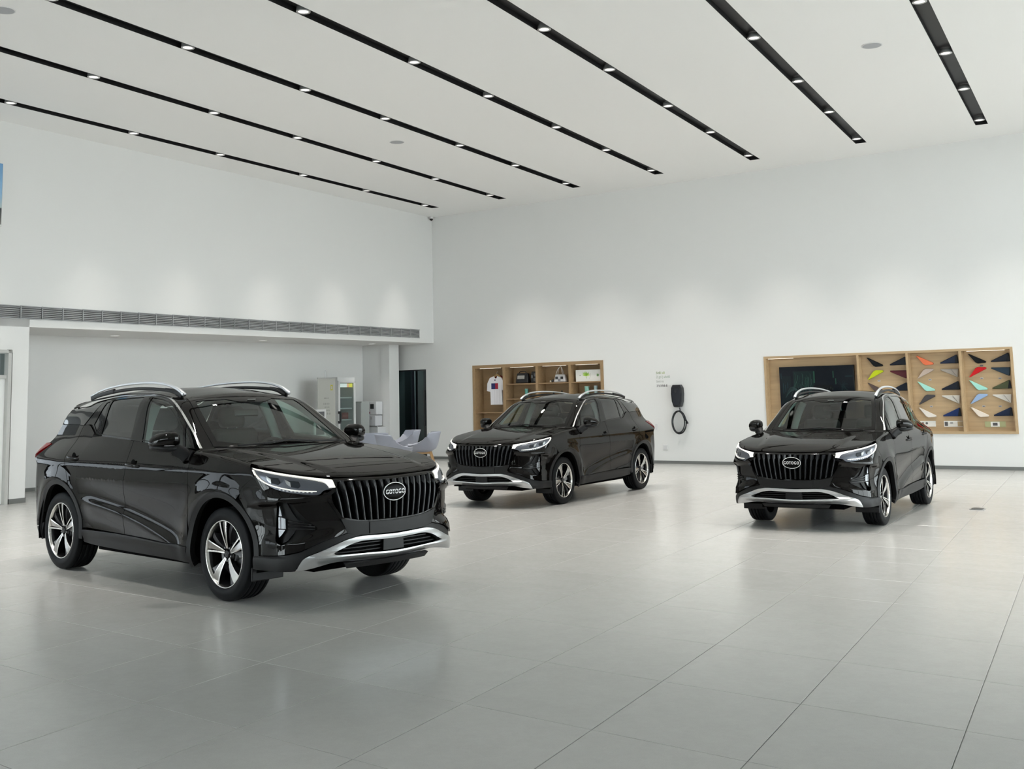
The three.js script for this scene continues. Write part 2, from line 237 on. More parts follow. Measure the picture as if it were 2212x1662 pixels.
// ---- panels: an outline in a flat frame is filled with triangles and laid onto the body surface
const V2 = (a, b) => new THREE.Vector2(a, b);
function through(list, step) {               // closed outline; a point flagged with a last element 'c' is a sharp corner, the rest is a smooth curve
  const n = list.length, out = [];
  const cr = (p0, p1, p2, p3, t) => { const t2 = t * t, t3 = t2 * t; return 0.5 * (2 * p1 + (p2 - p0) * t + (2 * p0 - 5 * p1 + 4 * p2 - p3) * t2 + (3 * p1 - p0 - 3 * p2 + p3) * t3); };
  for (let i = 0; i < n; i++) {
    const p1 = list[i], p2 = list[(i + 1) % n];
    const p0 = p1[2] ? [2 * p1[0] - p2[0], 2 * p1[1] - p2[1]] : list[(i + n - 1) % n], p3 = p2[2] ? [2 * p2[0] - p1[0], 2 * p2[1] - p1[1]] : list[(i + 2) % n];
    const m = Math.max(1, Math.ceil(Math.hypot(p2[0] - p1[0], p2[1] - p1[1]) / step));
    for (let k = 0; k < m; k++) out.push(V2(cr(p0[0], p1[0], p2[0], p3[0], k / m), cr(p0[1], p1[1], p2[1], p3[1], k / m)));
  }
  return out;
}
function refine(pts, tris, step) {           // split every edge longer than step until none is left
  for (let pass = 0; pass < 9; pass++) {
    const mid = new Map(), next = []; let any = false;
    const cut = (a, b) => {
      if (pts[a].distanceTo(pts[b]) <= step) return -1;
      const k = a < b ? a * 1e6 + b : b * 1e6 + a;
      if (!mid.has(k)) { mid.set(k, pts.length); pts.push(pts[a].clone().add(pts[b]).multiplyScalar(0.5)); }
      any = true; return mid.get(k);
    };
    for (const [a, b, c] of tris) {
      const ab = cut(a, b), bc = cut(b, c), ca = cut(c, a), q = (ab >= 0) + (bc >= 0) + (ca >= 0);
      if (!q) next.push([a, b, c]);
      else if (q === 3) next.push([a, ab, ca], [ab, b, bc], [ca, bc, c], [ab, bc, ca]);
      else if (q === 1) { if (ab >= 0) next.push([a, ab, c], [ab, b, c]); else if (bc >= 0) next.push([a, b, bc], [a, bc, c]); else next.push([a, b, ca], [ca, b, c]); }
      else if (ab < 0) next.push([c, ca, bc], [a, b, bc], [a, bc, ca]);
      else if (bc < 0) next.push([a, ab, ca], [ab, b, c], [ab, c, ca]);
      else next.push([b, bc, ab], [a, ab, bc], [a, bc, c]);
    }
    tris = next; if (!any) break;
  }
  return tris;
}
const AX = 0.6;                                // height of the long axis that side panels are aimed at
const frames = {
  side: { at: (x, f) => { const c = Math.cos(f), s = Math.sin(f), r = cast([x, AX + s * 1.6, c * 1.6], [0, -s, -c], 0, 1.59); return r || [x, AX, 0]; }, scale: 1 },
  front: { at: (th, y) => { const c = Math.cos(th), s = Math.sin(th); return cast([c * 1.5, y, s * 1.5], [-c, 0, -s], 0, 1.4) || [0, y, 0]; }, scale: 1 },
  rear: { at: (th, y) => { const c = Math.cos(th), s = Math.sin(th); return cast([-2.6 - c * 1.5, y, s * 1.5], [c, 0, -s], 0, 1.45) || [-2.6, y, 0]; }, scale: 1 },
  top: { at: (x, z) => cast([x, 2, z], [0, -1, 0], 0, 1.5) || [x, 1, z], scale: 1 },
};
const sideZ = (x, y) => { const r = cast([x, y, 1.3], [0, 0, -1], 0, 1.2); return r ? r[2] : 0.5; };
const toSide = (l) => l.map((p) => { const c = p[p.length - 1] === 'c', n = c ? p.length - 1 : p.length, z = n > 2 ? p[2] : sideZ(p[0], p[1]); return c ? [p[0], Math.atan2(p[1] - AX, z), 1] : [p[0], Math.atan2(p[1] - AX, z)]; });
const toFront = (l) => l.map((p) => (p[2] === 'c' ? [p[0] * DEG, p[1], 1] : [p[0] * DEG, p[1]]));
const toTop = (l) => l.map((p) => (p[2] === 'c' ? [p[0], p[1], 1] : [p[0], p[1]]));
const conv = { side: toSide, front: toFront, rear: toFront, top: toTop };
const both = (l) => [...l, ...[...l].reverse().filter((p) => Math.abs(p[0]) > 1e-6).map((p) => [-p[0], ...p.slice(1)])];      // front/rear outlines: mirror in the first coordinate
const bothZ = (l) => [...l, ...[...l].reverse().filter((p) => Math.abs(p[1]) > 1e-6).map((p) => [p[0], -p[1], ...p.slice(2)])];
function panel(frame, outline, { holes = [], step = 0.04, edge = 0.018, off = 0, disp = null, thick = 0, sharp = 0 } = {}) {
  const at = frames[frame].at, e = 1e-3;
  const pos = (a, b) => {                       // the point on the body, pushed out along its normal
    const p = at(a, b), o = off + (disp ? disp(a, b) : 0);
    if (!o) return p;
    const g = [F(p[0] + e, p[1], p[2]) - F(p[0] - e, p[1], p[2]), F(p[0], p[1] + e, p[2]) - F(p[0], p[1] - e, p[2]), F(p[0], p[1], p[2] + e) - F(p[0], p[1], p[2] - e)], L = Math.hypot(...g) || 1;
    return [p[0] + g[0] / L * o, p[1] + g[1] / L * o, p[2] + g[2] / L * o];
  };
  const h = 0.0025, nrm = (a, b) => {
    const u0 = pos(a - h, b), u1 = pos(a + h, b), v0 = pos(a, b - h), v1 = pos(a, b + h);
    const u = [u1[0] - u0[0], u1[1] - u0[1], u1[2] - u0[2]], v = [v1[0] - v0[0], v1[1] - v0[1], v1[2] - v0[2]];
    const n = [u[1] * v[2] - u[2] * v[1], u[2] * v[0] - u[0] * v[2], u[0] * v[1] - u[1] * v[0]], L = Math.hypot(...n) || 1;
    return [n[0] / L, n[1] / L, n[2] / L];
  };
  const sc = step * 0.8, ring = through(conv[frame](outline), sc), hol = holes.map((x) => through(conv[frame](x), sc));
  const rings = [ring, ...hol], pts = rings.flat(), bound = pts.length;
  let tris = THREE.ShapeUtils.triangulateShape(ring, hol);
  if (THREE.ShapeUtils.isClockWise(ring)) tris = tris.map(([a, b, c]) => (0, [a, b, c]));
  tris = refine(pts, tris, step);
  const P = pts.map((p) => pos(p.x, p.y)), N = pts.map((p) => nrm(p.x, p.y));
  // turn normals outward, and triangles with them
  const mid = (i) => { const p = P[i], n = N[i]; return F(p[0] + n[0] * 0.02, p[1] + n[1] * 0.02, p[2] + n[2] * 0.02) > F(p[0] - n[0] * 0.02, p[1] - n[1] * 0.02, p[2] - n[2] * 0.02); };
  for (let i = 0; i < N.length; i++) if (!mid(i)) N[i] = N[i].map((x) => -x);
  const pa = [], na = [], idx = [];
  P.forEach((p, i) => { pa.push(...p); na.push(...N[i]); });
  for (const [a, b, c] of tris) {
    const A = P[a], B = P[b], C = P[c], u = [B[0] - A[0], B[1] - A[1], B[2] - A[2]], v = [C[0] - A[0], C[1] - A[1], C[2] - A[2]];
    const n = [u[1] * v[2] - u[2] * v[1], u[2] * v[0] - u[0] * v[2], u[0] * v[1] - u[1] * v[0]];
    if (n[0] * N[a][0] + n[1] * N[a][1] + n[2] * N[a][2] >= 0) idx.push(a, b, c); else idx.push(a, c, b);
  }
  if (edge > 0) {                               // the folded edge all round
    const count = new Map(); const key = (a, b) => (a < b ? a * 1e6 + b : b * 1e6 + a);
    for (let i = 0; i < idx.length; i += 3) for (const [a, b] of [[idx[i], idx[i + 1]], [idx[i + 1], idx[i + 2]], [idx[i + 2], idx[i]]]) { const k = key(a, b); count.set(k, count.has(k) ? null : [a, b]); }
    for (const v of count.values()) if (v) {
      const [a, b] = v, base = pa.length / 3, A = P[a], B = P[b], na_ = N[a], nb = N[b];
      const A2 = A.map((x, i) => x - na_[i] * edge), B2 = B.map((x, i) => x - nb[i] * edge);
      const t = [B[0] - A[0], B[1] - A[1], B[2] - A[2]]; let f = [t[1] * na_[2] - t[2] * na_[1], t[2] * na_[0] - t[0] * na_[2], t[0] * na_[1] - t[1] * na_[0]]; const L = Math.hypot(...f) || 1; f = f.map((x) => x / L);
      for (const q of [A, B, A2, B2]) pa.push(...q);
      for (let k = 0; k < 4; k++) na.push(...f);
      idx.push(base, base + 2, base + 1, base + 1, base + 2, base + 3);
    }
  }
  const g = new THREE.BufferGeometry();
  g.setAttribute('position', new THREE.Float32BufferAttribute(pa, 3)); g.setAttribute('normal', new THREE.Float32BufferAttribute(na, 3)); g.setIndex(idx);
  return g;
}
function mirrored(g) {                          // the same piece on the other side of the car
  const m = g.clone(), p = m.attributes.position, n = m.attributes.normal;
  for (let i = 0; i < p.count; i++) { p.setZ(i, -p.getZ(i)); if (n) n.setZ(i, -n.getZ(i)); }
  if (m.index) { const a = m.index.array; for (let i = 0; i < a.length; i += 3) { const t = a[i + 1]; a[i + 1] = a[i + 2]; a[i + 2] = t; } }
  else for (const at of Object.values(m.attributes)) for (let i = 0; i < at.count; i += 3) for (let k = 0; k < at.itemSize; k++) { const o = i * at.itemSize + k, a = at.array, t = a[o + at.itemSize]; a[o + at.itemSize] = a[o + 2 * at.itemSize]; a[o + 2 * at.itemSize] = t; }
  return m;
}
// a bar of round-cornered section swept along points that lie on the body
function sweep(points, width, height, { closed = false, seg = 60, up = null, taper = null } = {}) {
  const c = new THREE.CatmullRomCurve3(points.map((p) => new THREE.Vector3(...p)), closed, 'centripetal'), pos = [], idx = [], m = 10;
  for (let i = 0; i <= seg; i++) {
    const t = i / seg, p = c.getPointAt(t), T = c.getTangentAt(t), U = up ? up(p, t) : new THREE.Vector3(0, 1, 0), S = new THREE.Vector3().crossVectors(T, U).normalize(), W = new THREE.Vector3().crossVectors(S, T).normalize(), k = taper ? taper(t) : 1;
    for (let j = 0; j < m; j++) {
      const a = j / m * Math.PI * 2, ca = Math.cos(a), sa = Math.sin(a), ex = Math.sign(ca) * Math.abs(ca) ** 0.6 * width / 2 * k, ey = Math.sign(sa) * Math.abs(sa) ** 0.6 * height / 2 * k;
      pos.push(p.x + S.x * ex + W.x * ey, p.y + S.y * ex + W.y * ey, p.z + S.z * ex + W.z * ey);
    }
  }
  for (let i = 0; i < seg; i++) for (let j = 0; j < m; j++) { const a = i * m + j, b = i * m + (j + 1) % m, d = a + m, e2 = b + m; idx.push(a, d, b, b, d, e2); }
  for (let j = 1; j < m - 1; j++) { idx.push(0, j, j + 1); const o = seg * m; idx.push(o, o + j + 1, o + j); }
  const g = new THREE.BufferGeometry(); g.setAttribute('position', new THREE.Float32BufferAttribute(pos, 3)); g.setIndex(idx); g.computeVertexNormals(); return g;
}
const blackPlastic2 = dull(0.006, 0.006, 0.0062, 0.45, 0.5), barGrey = dull(0.012, 0.013, 0.015, 0.28, 0.8), badgeWhite = mat(0.85, 0.85, 0.85, 0.3), badgeBlack = dull(0.001, 0.001, 0.001, 0.3, 0.15), lampInner = mat(0.13, 0.14, 0.165, 0.32, 0.7), projectorGlass = phys(0.02, 0.024, 0.03, 0.05), projectorChrome = mat(0.8, 0.82, 0.85, 0.15, 1), ledWhite = mat(0.75, 0.76, 0.78, 0.3), finBlack = dull(0.012, 0.012, 0.013, 0.15, 1), discGrey = mat(0.3, 0.3, 0.31, 0.35, 0.9);
const paint = new THREE.MeshPhysicalMaterial({ color: new THREE.Color().setRGB(0.003, 0.0026, 0.0024), roughness: 0.5, metalness: 0, specularIntensity: 0.0, clearcoat: 0.62, clearcoatRoughness: 0.015 });
const blackPlastic = dull(0.0075, 0.0077, 0.0085, 0.5, 0.55), glossBlack = dull(0.002, 0.002, 0.0022, 0.06, 0.6), shellBlack = dull(0.002, 0.002, 0.002, 0.9, 0.1);
const chrome = mat(0.86, 0.86, 0.86, 0.14, 1), satin = mat(0.5, 0.51, 0.52, 0.3, 0.95), railSilver = mat(0.72, 0.74, 0.77, 0.32, 0.85);
const rubber = dull(0.0055, 0.0063, 0.0075, 0.6, 0.35), alloy = mat(0.78, 0.76, 0.73, 0.22, 1), alloyDark = dull(0.006, 0.006, 0.007, 0.25, 0.7), webGrey = mat(0.1, 0.1, 0.105, 0.3, 0.7), alloyMid = mat(0.36, 0.35, 0.335, 0.26, 1);
const glassClear = new THREE.MeshPhysicalMaterial({ color: new THREE.Color().setRGB(0.62, 0.76, 0.71), roughness: 0, transmission: 1, thickness: 0, ior: 1.52 });
const glassSide = new THREE.MeshPhysicalMaterial({ color: new THREE.Color().setRGB(0.6, 0.72, 0.68), roughness: 0, transmission: 1, thickness: 0, ior: 1.52 });
const glassDark = new THREE.MeshPhysicalMaterial({ color: new THREE.Color().setRGB(0.06, 0.065, 0.07), roughness: 0, transmission: 1, thickness: 0, ior: 1.6 });
const lensGlass = new THREE.MeshPhysicalMaterial({ color: new THREE.Color().setRGB(0.93, 0.94, 0.95), roughness: 0, transmission: 1, thickness: 0, ior: 1.4 });
const lampWhite = new THREE.MeshStandardMaterial({ color: 0xffffff, emissive: 0xfff6e2, emissiveIntensity: 0.6, roughness: 0.4 });
const lampRed = phys(0.16, 0.006, 0.008, 0.12), trimLight = mat(0.3, 0.31, 0.3, 0.7), seatCloth = mat(0.022, 0.021, 0.019, 0.75), dashDark = dull(0.006, 0.006, 0.0065, 0.6, 0.4);
function buildCar() {
  const car = new THREE.Group(); car.name = 'car';
  const part = (name, geo, m, parent = car) => obj(name, geo, m, parent);
  const pair = (name, geo, m, parents) => [part(name, geo, m, parents ? parents[0] : car), part(name, mirrored(geo), m, parents ? parents[1] : car)];
  const AF = [0.05, 0.352], AR = [-2.655, 0.352], RO = 0.478, RI = 0.432;
  const arc = (c, r, a0, a1, n, off = 0) => Array.from({ length: n + 1 }, (_, i) => { const a = (a0 + (a1 - a0) * i / n) * DEG; return [c[0] + r * Math.cos(a), c[1] + r * Math.sin(a)]; });
  const ends = (l) => l.map((p, i) => (i === 0 || i === l.length - 1 ? [...p, 'c'] : p));
  // bonnet and roof
  part('hood', panel('top', bothZ([[0.972, 0, 'c'], [0.95, 0.32], [0.885, 0.54], [0.77, 0.69], [0.63, 0.775], [0.5, 0.815], [0.375, 0.83, 'c'], [0.1, 0.808], [-0.1, 0.792], [-0.17, 0.775], [-0.235, 0.715], [-0.33, 0.655, 'c'], [-0.25, 0.4], [-0.2, 0, 'c']]), { step: 0.032, edge: 0.02 }), paint);
  part('roof', panel('top', bothZ([[-0.915, 0, 'c'], [-0.945, 0.3], [-1.035, 0.535, 'c'], [-1.2, 0.528], [-2, 0.505], [-2.9, 0.44], [-3.06, 0.42, 'c'], [-3.09, 0.2], [-3.09, 0]]), { step: 0.06, edge: 0.012 }), paint);
  part('roof_spoiler', panel('top', bothZ([[-3.095, 0, 'c'], [-3.07, 0.44, 'c'], [-3.2, 0.46], [-3.225, 0.4], [-3.245, 0, 'c']]), { step: 0.04, edge: 0.04, off: 0.004 }), paint);
  // windscreen: glass inside a black border
  const wsOut = [[-0.215, 0, 'c'], [-0.265, 0.35], [-0.385, 0.672, 'c'], [-0.7, 0.618], [-1.03, 0.53, 'c'], [-0.94, 0.3], [-0.91, 0]];
  const wsIn = [[-0.268, 0], [-0.31, 0.35], [-0.415, 0.588], [-0.455, 0.608], [-0.7, 0.562], [-0.9, 0.518], [-0.93, 0.49], [-0.9, 0.32], [-0.895, 0.24, 'c'], [-0.87, 0.2], [-0.835, 0.12], [-0.825, 0]];
  const ws = part('windshield', panel('top', bothZ(wsIn.map((p) => [p[0] + (p[0] > -0.5 ? 0.006 : -0.006), p[1] * 1.01])), { step: 0.05, edge: 0 , off: -0.004 }), glassClear);
  part('glass_border', panel('top', bothZ(wsOut), { holes: [bothZ(wsIn)], step: 0.05, edge: 0.01 }), glossBlack, ws);
  part('rain_sensor', place(new THREE.BoxGeometry(0.05, 0.004, 0.08), [-0.868, 1.512, 0], [0, 0, 0.55]), trimLight, ws);
  for (const s of [-1, 1]) {                                                    // wipers
    const w = [[-0.3, s > 0 ? 0.5 : 0.05], [-0.285, s > 0 ? 0.25 : -0.25], [-0.3, s > 0 ? -0.02 : -0.54]].map(([x, z]) => [x, Yt(x, z) + 0.012, z]);
    part('wiper', sweep(w, 0.016, 0.014, { seg: 24 }), blackPlastic);
  }
  part('cowl_panel', panel('top', bothZ([[-0.2, 0, 'c'], [-0.25, 0.4], [-0.335, 0.65, 'c'], [-0.385, 0.672, 'c'], [-0.265, 0.35], [-0.215, 0, 'c']]), { step: 0.05, edge: 0.03, off: -0.006 }), blackPlastic);
  const onTop = (x, z, ...k) => { const p = frames.top.at(x, z); return [p[0], p[1], p[2], ...k]; };
  // wings
  const archF = (r, a0, a1, n = 14) => arc(AF, r, a0, a1, n), archR = (r, a0, a1, n = 14) => arc(AR, r, a0, a1, n);
  pair('fender', panel('side', [[-0.402, 1.128, 0.782, 'c'], [-0.412, 1.042], [-0.402, 0.853], [-0.41, 0.6], ...ends(archF(RO, 161, 63)), [0.305, 0.82], [0.325, 0.862], [0.4, 0.91], [0.472, 0.95, 'c'], onTop(0.38, 0.836, 'c'), onTop(0.1, 0.814), onTop(-0.1, 0.798), onTop(-0.172, 0.781), onTop(-0.238, 0.721), onTop(-0.335, 0.66, 'c'), onTop(-0.392, 0.68, 'c'), onTop(-0.41, 0.72, 'c')], { step: 0.024 }), paint);
  // doors
  const belt = [[-0.42, 1.122], [-0.6, 1.137], [-1.0, 1.163], [-1.435, 1.188]];
  const front = pair('front_door', panel('side', [...ends(belt.map((p) => [p[0], p[1]])), [-1.403, 0.977], [-1.452, 0.753], [-1.44, 0.408, 'c'], [-0.428, 0.385, 'c'], [-0.42, 0.6], [-0.408, 0.853], [-0.418, 1.042]], { step: 0.024 }), paint);
  const rear = pair('rear_door', panel('side', [[-1.441, 1.188, 'c'], [-1.8, 1.207], [-2.17, 1.222], [-2.27, 1.237], [-2.47, 1.312], [-2.62, 1.312, 'c'], [-2.64, 1.2], [-2.6, 1.05], [-2.529, 0.957], ...ends(archR(RO + 0.004, 62.4, 8).map((p) => p)), [-1.446, 0.408, 'c'], [-1.458, 0.753], [-1.409, 0.977]], { step: 0.024 }), paint);
  const ang = (x, f, ...k) => [x, AX + Math.sin(f * DEG), Math.cos(f * DEG), ...k];     // a point named by its angle about the long axis
  pair('door_frame', panel('side', [[-1.441, 1.2, 'c'], [-1.8, 1.22], [-2.17, 1.236], [-2.27, 1.25], [-2.42, 1.318], [-2.6, 1.318, 'c'], ang(-2.345, 57.8, 'c'), ang(-2.1, 58.3), ang(-1.6, 58.8), ang(-1.43, 58.7), ang(-1.24, 57.6), ang(-1.07, 54.8), ang(-0.9, 50.9), ang(-0.73, 46), [-0.44, 1.138, 'c'], [-0.6, 1.148], [-1.0, 1.175]], { holes: [
    [[-0.62, 1.152, 'c'], ang(-0.77, 46.2, 'c'), ang(-0.93, 50.4), ang(-1.1, 54.2), ang(-1.25, 56.2), ang(-1.46, 57.2, 'c'), [-1.3, 1.182, 'c']],
    [[-0.49, 1.146, 'c'], [-0.585, 1.15, 'c'], ang(-0.73, 45.4, 'c')],
    [[-1.515, 1.2, 'c'], ang(-1.6, 57.5, 'c'), ang(-2.1, 56.9), ang(-2.175, 56.7, 'c'), [-2.125, 1.226, 'c']],
    [[-2.175, 1.234, 'c'], ang(-2.218, 56.6, 'c'), ang(-2.285, 56.2, 'c'), [-2.385, 1.322, 'c'], [-2.27, 1.264]]], step: 0.045, edge: 0.03, off: -0.003 }), glossBlack);
  const win = (l, m, parents, name = 'side_window') => pair(name, panel('side', l, { step: 0.06, edge: 0, off: -0.008 }), m, parents);
  win([[-0.615, 1.146, 'c'], ang(-0.765, 46.5, 'c'), ang(-0.93, 50.7), ang(-1.1, 54.5), ang(-1.25, 56.6), ang(-1.465, 57.5, 'c'), [-1.295, 1.176, 'c']], glassSide, front);
  win([[-0.48, 1.142, 'c'], [-0.59, 1.144, 'c'], ang(-0.735, 45.8, 'c')], glassSide, front, 'quarter_light');
  win([[-1.51, 1.194, 'c'], ang(-1.595, 57.8, 'c'), ang(-2.1, 57.2), ang(-2.18, 57, 'c'), [-2.12, 1.22, 'c']], glassDark, rear);
  win([[-2.17, 1.228, 'c'], ang(-2.213, 56.9, 'c'), ang(-2.29, 56.5, 'c'), [-2.392, 1.32, 'c'], [-2.275, 1.258]], glassDark, rear, 'quarter_light');
  // bright strip over the side windows, widening at its rear end
  const strip = [[-0.402, 35], [-0.569, 41.7], [-0.724, 47], [-0.895, 51.9], [-1.084, 56.1], [-1.269, 58.8], [-1.43, 59.8], [-1.618, 60], [-1.935, 59.7], [-2.196, 59.4], [-2.459, 59.3], [-2.7, 59.2], [-2.945, 58.3]].map((p) => ang(...p));
  const stripLow = [[-2.95, 57.8], [-2.785, 56.8], [-2.66, 56.6], [-2.6, 57.4], [-2.54, 58.1], [-2.42, 58.4], [-2.2, 58.4], [-1.94, 58.6], [-1.61, 58.95], [-1.43, 58.8], [-1.25, 57.75], [-1.078, 55.1], [-0.9, 51.1], [-0.733, 46.2], [-0.575, 41], [-0.412, 34.3]].map((p) => ang(...p));
  pair('window_trim', panel('side', [...ends(strip), ...ends(stripLow)], { step: 0.03, edge: 0.008, off: 0.004 }), chrome);
  // roof side with the front pillar
  const upper = [[-3.19, 0.462], [-3.06, 0.424], [-2.9, 0.444], [-2.4, 0.482], [-2, 0.509], [-1.6, 0.522], [-1.2, 0.532], [-1.035, 0.537], [-0.86, 0.582], [-0.7, 0.622], [-0.54, 0.65], [-0.395, 0.676]].map((p) => onTop(...p));
  pair('roof_side', panel('side', [...ends(strip.map(([x, y, z]) => [x, y + 0.0015, z])), [-3.18, 1.475, 'c'], ...ends(upper)], { step: 0.028, edge: 0.012 }), paint);
  // rear side: dark glass and the body round it
  pair('quarter_window', panel('side', [ang(-2.36, 57.7, 'c'), ang(-2.55, 57.6), ang(-2.65, 56.3), ang(-2.8, 56.5), ang(-2.96, 57.3), [-3.16, 1.466, 'c'], [-3.26, 1.34, 'c'], [-3.2, 1.322], [-2.64, 1.316, 'c']], { step: 0.045, edge: 0.01, off: -0.004 }), glassDark);
  pair('quarter_panel', panel('side', [[-2.628, 1.308, 'c'], [-3.2, 1.314], [-3.262, 1.332, 'c'], [-3.335, 1.2, 'c'], [-3.36, 1.142, 'c'], [-3.23, 1.138, 'c'], [-3.32, 1.02], [-3.36, 0.975, 'c'], [-3.28, 0.86], [-3.19, 0.74], [-3.145, 0.62, 'c'], ...ends(archR(RO, 165, 63)), [-2.535, 0.955], [-2.607, 1.05], [-2.648, 1.2]], { step: 0.024 }), paint);
  pair('taillight', panel('rear', [[22, 1.138, 'c'], [40, 1.136], [46.5, 1.134, 'c'], [45.5, 1.08], [45, 0.985, 'c'], [40, 1.03], [22, 1.07, 'c']], { step: 0.03, edge: 0.02, off: 0.006 }), lampRed);
  part('tailgate', panel('rear', both([[0, 0.66, 'c'], [32, 0.7, 'c'], [41, 0.9], [40, 1.02], [21.5, 1.065, 'c'], [21.5, 1.142, 'c'], [34, 1.146, 'c'], [30, 1.2, 'c'], [0, 1.2]]), { step: 0.06 }), paint);
  part('rear_window', panel('rear', both([[0, 1.205, 'c'], [30, 1.205, 'c'], [35, 1.35], [36, 1.46, 'c'], [0, 1.5, 'c']]), { step: 0.08, edge: 0.01 }), glassDark);
  part('rear_bumper', panel('rear', both([[0, 0.36, 'c'], [50, 0.36], [62, 0.42, 'c'], [60, 0.6], [56, 0.75], [49, 0.88], [44, 0.985, 'c'], [40.5, 0.9], [31, 0.69, 'c'], [0, 0.655, 'c']]), { step: 0.05 }), paint);
  part('rear_bumper_trim', panel('rear', both([[0, 0.22, 'c'], [48, 0.23], [60, 0.3, 'c'], [62, 0.41, 'c'], [50, 0.352], [0, 0.352, 'c']]), { step: 0.06 }), blackPlastic);
  // plastic over the wheels and along the sills
  for (const [c, a0, a1] of [[AF, 196, -7], [AR, 193, -4]]) pair('arch_trim', panel('side', [...ends(arc(c, RO - 0.002, a0, a1, 26)), ...ends(arc(c, RI, a1, a0, 26))], { step: 0.03, edge: 0.05, off: 0.006 }), blackPlastic);
  pair('side_sill', panel('side', [[-0.42, 0.38, 'c'], [-1.443, 0.403], [-2.19, 0.398, 'c'], [-2.165, 0.33, 'c'], [-2.1, 0.285], [-1.44, 0.268], [-0.36, 0.262, 'c'], [-0.43, 0.33]], { step: 0.03, edge: 0.06, off: 0.002, disp: (x, f) => 0.014 * Math.exp(-(((f + 0.235) / 0.045) ** 2)) }), blackPlastic);
  // front bumper: pushed out under the lamps, hollow around the fog lamps, rolled out again below
  const bump = (th, y) => {
    const t = Math.abs(th) / DEG, w = sstep(22, 31, t) * sstep(66, 56, t), yl = 0.8 - 0.0018 * (t - 40);
    let d = 0.016 * sstep(0.87, yl + 0.005, y) * sstep(yl - 0.05, yl, y) - 0.018 * sstep(yl, yl - 0.05, y) * sstep(0.46, 0.64, y);
    const lo = 0.475 + 0.0016 * Math.max(0, 42 - t) * 2.2;
    d += 0.02 * sstep(lo + 0.08, lo - 0.005, y) * sstep(62, 44, t);
    return d * w;
  };
  const fogIn = [[47.2, 0.775, 'c'], [44.5, 0.762], [41.5, 0.7], [37.5, 0.63], [34.4, 0.585], [36, 0.56], [41, 0.515], [45.8, 0.476], [48.5, 0.474], [50.6, 0.51], [51, 0.62], [50.4, 0.735], [49.4, 0.772]];
  const skTop = [[42.2, 0.292, 'c'], [40.6, 0.345], [38.4, 0.384], [32, 0.428], [25, 0.478], [21, 0.496], [17, 0.504], [8, 0.5], [0, 0.496]];
  pair('front_bumper', panel('front', [[29.3, 0.812, 'c'], [31.8, 0.835], [33.8, 0.812], [42.5, 0.83], [51.5, 0.864], [58, 0.928], [60.6, 0.962, 'c'], [62.2, 0.944], [68, 0.88], [70, 0.857, 'c'], [71, 0.795, 'c'], [67.5, 0.72], [64, 0.61], [62, 0.5], [61.2, 0.386, 'c'], [49.5, 0.396], [42, 0.42], [38.8, 0.441], [32, 0.495], [23, 0.536, 'c'], [23.6, 0.57], [26, 0.645]], { holes: [fogIn], step: 0.016, disp: bump }), paint);
  part('number_plate_panel', panel('front', both([[0, 0.505, 'c'], [16, 0.511], [22.6, 0.53, 'c'], [25.4, 0.64, 'c'], [20.9, 0.622], [14.5, 0.606], [0, 0.598]]), { step: 0.035, off: 0.001 }), blackPlastic2);
  part('number_plate_base', panel('front', both([[0, 0.514, 'c'], [12.8, 0.516, 'c'], [12.8, 0.6, 'c'], [0, 0.594, 'c']]), { step: 0.04, edge: 0.01, off: 0.008 }), blackPlastic2);
  pair('bumper_trim', panel('front', [[61.2, 0.38, 'c'], [49.5, 0.39], [42, 0.414], [38.8, 0.435], [32, 0.489], [23, 0.53, 'c'], [16.8, 0.51, 'c'], [21, 0.5], [25, 0.482], [32, 0.432], [38.4, 0.388], [40.8, 0.345], [42.6, 0.288, 'c'], [46, 0.284], [60, 0.288], [61.2, 0.3, 'c']], { step: 0.03, edge: 0.03, off: 0.002, disp: (th, y) => 0.012 * sstep(0.39, 0.37, y) * sstep(44, 52, Math.abs(th) / DEG) }), blackPlastic);
  // silver guard with the intake behind it
  const ledge = (t) => 0.378 - 0.012 * sstep(20, 0, t) - 0.0 * t;
  const skIn = [[28.4, 0.392], [24.2, 0.434], [20.4, 0.458], [15.8, 0.47], [8, 0.466], [0, 0.463], [-8, 0.466], [-15.8, 0.47], [-20.4, 0.458], [-24.2, 0.434], [-28.4, 0.392, 'c'], [-14, 0.382], [0, 0.374], [14, 0.382]];
  part('skid_plate', panel('front', both([...skTop, [0, 0.496]].slice(0, 9).concat([]).reverse().concat([]).reverse() && [[0, 0.302], [13, 0.305], [25.9, 0.312], [33, 0.308], [42.2, 0.292, 'c'], ...skTop.slice(1)]), { holes: [skIn], step: 0.022, edge: 0.03, off: 0.01, disp: (th, y) => { const t = Math.abs(th) / DEG; return 0.022 * sstep(0.33, ledge(t) - 0.004, y) * sstep(0.42, ledge(t), y) * sstep(41, 30, t) + 0.006 * sstep(0.44, 0.49, y) - 0.062 * clamp01((ledge(t) - 0.006 - y) / 0.06) * sstep(41, 25, t); } }), satin);
  const intake = part('air_intake', panel('front', both([[0, 0.35, 'c'], [29, 0.37, 'c'], [26, 0.45, 'c'], [17, 0.49, 'c'], [0, 0.48, 'c']]), { step: 0.05, edge: 0.02, off: -0.05 }), shellBlack);
  for (let k = 0; k < 3; k++) part('intake_slat', panel('front', [[-27 + k * 3, 0.392 + k * 0.026, 'c'], [27 - k * 3, 0.392 + k * 0.026, 'c'], [27 - k * 3, 0.4 + k * 0.026, 'c'], [-27 + k * 3, 0.4 + k * 0.026, 'c']], { step: 0.06, edge: 0.03, off: -0.03 }), blackPlastic, intake);
  part('radar_cover', panel('front', [[-5.6, 0.38, 'c'], [5.6, 0.38, 'c'], [5.4, 0.458, 'c'], [-5.4, 0.458, 'c']], { step: 0.04, edge: 0.02, off: -0.006 }), blackPlastic2, intake);
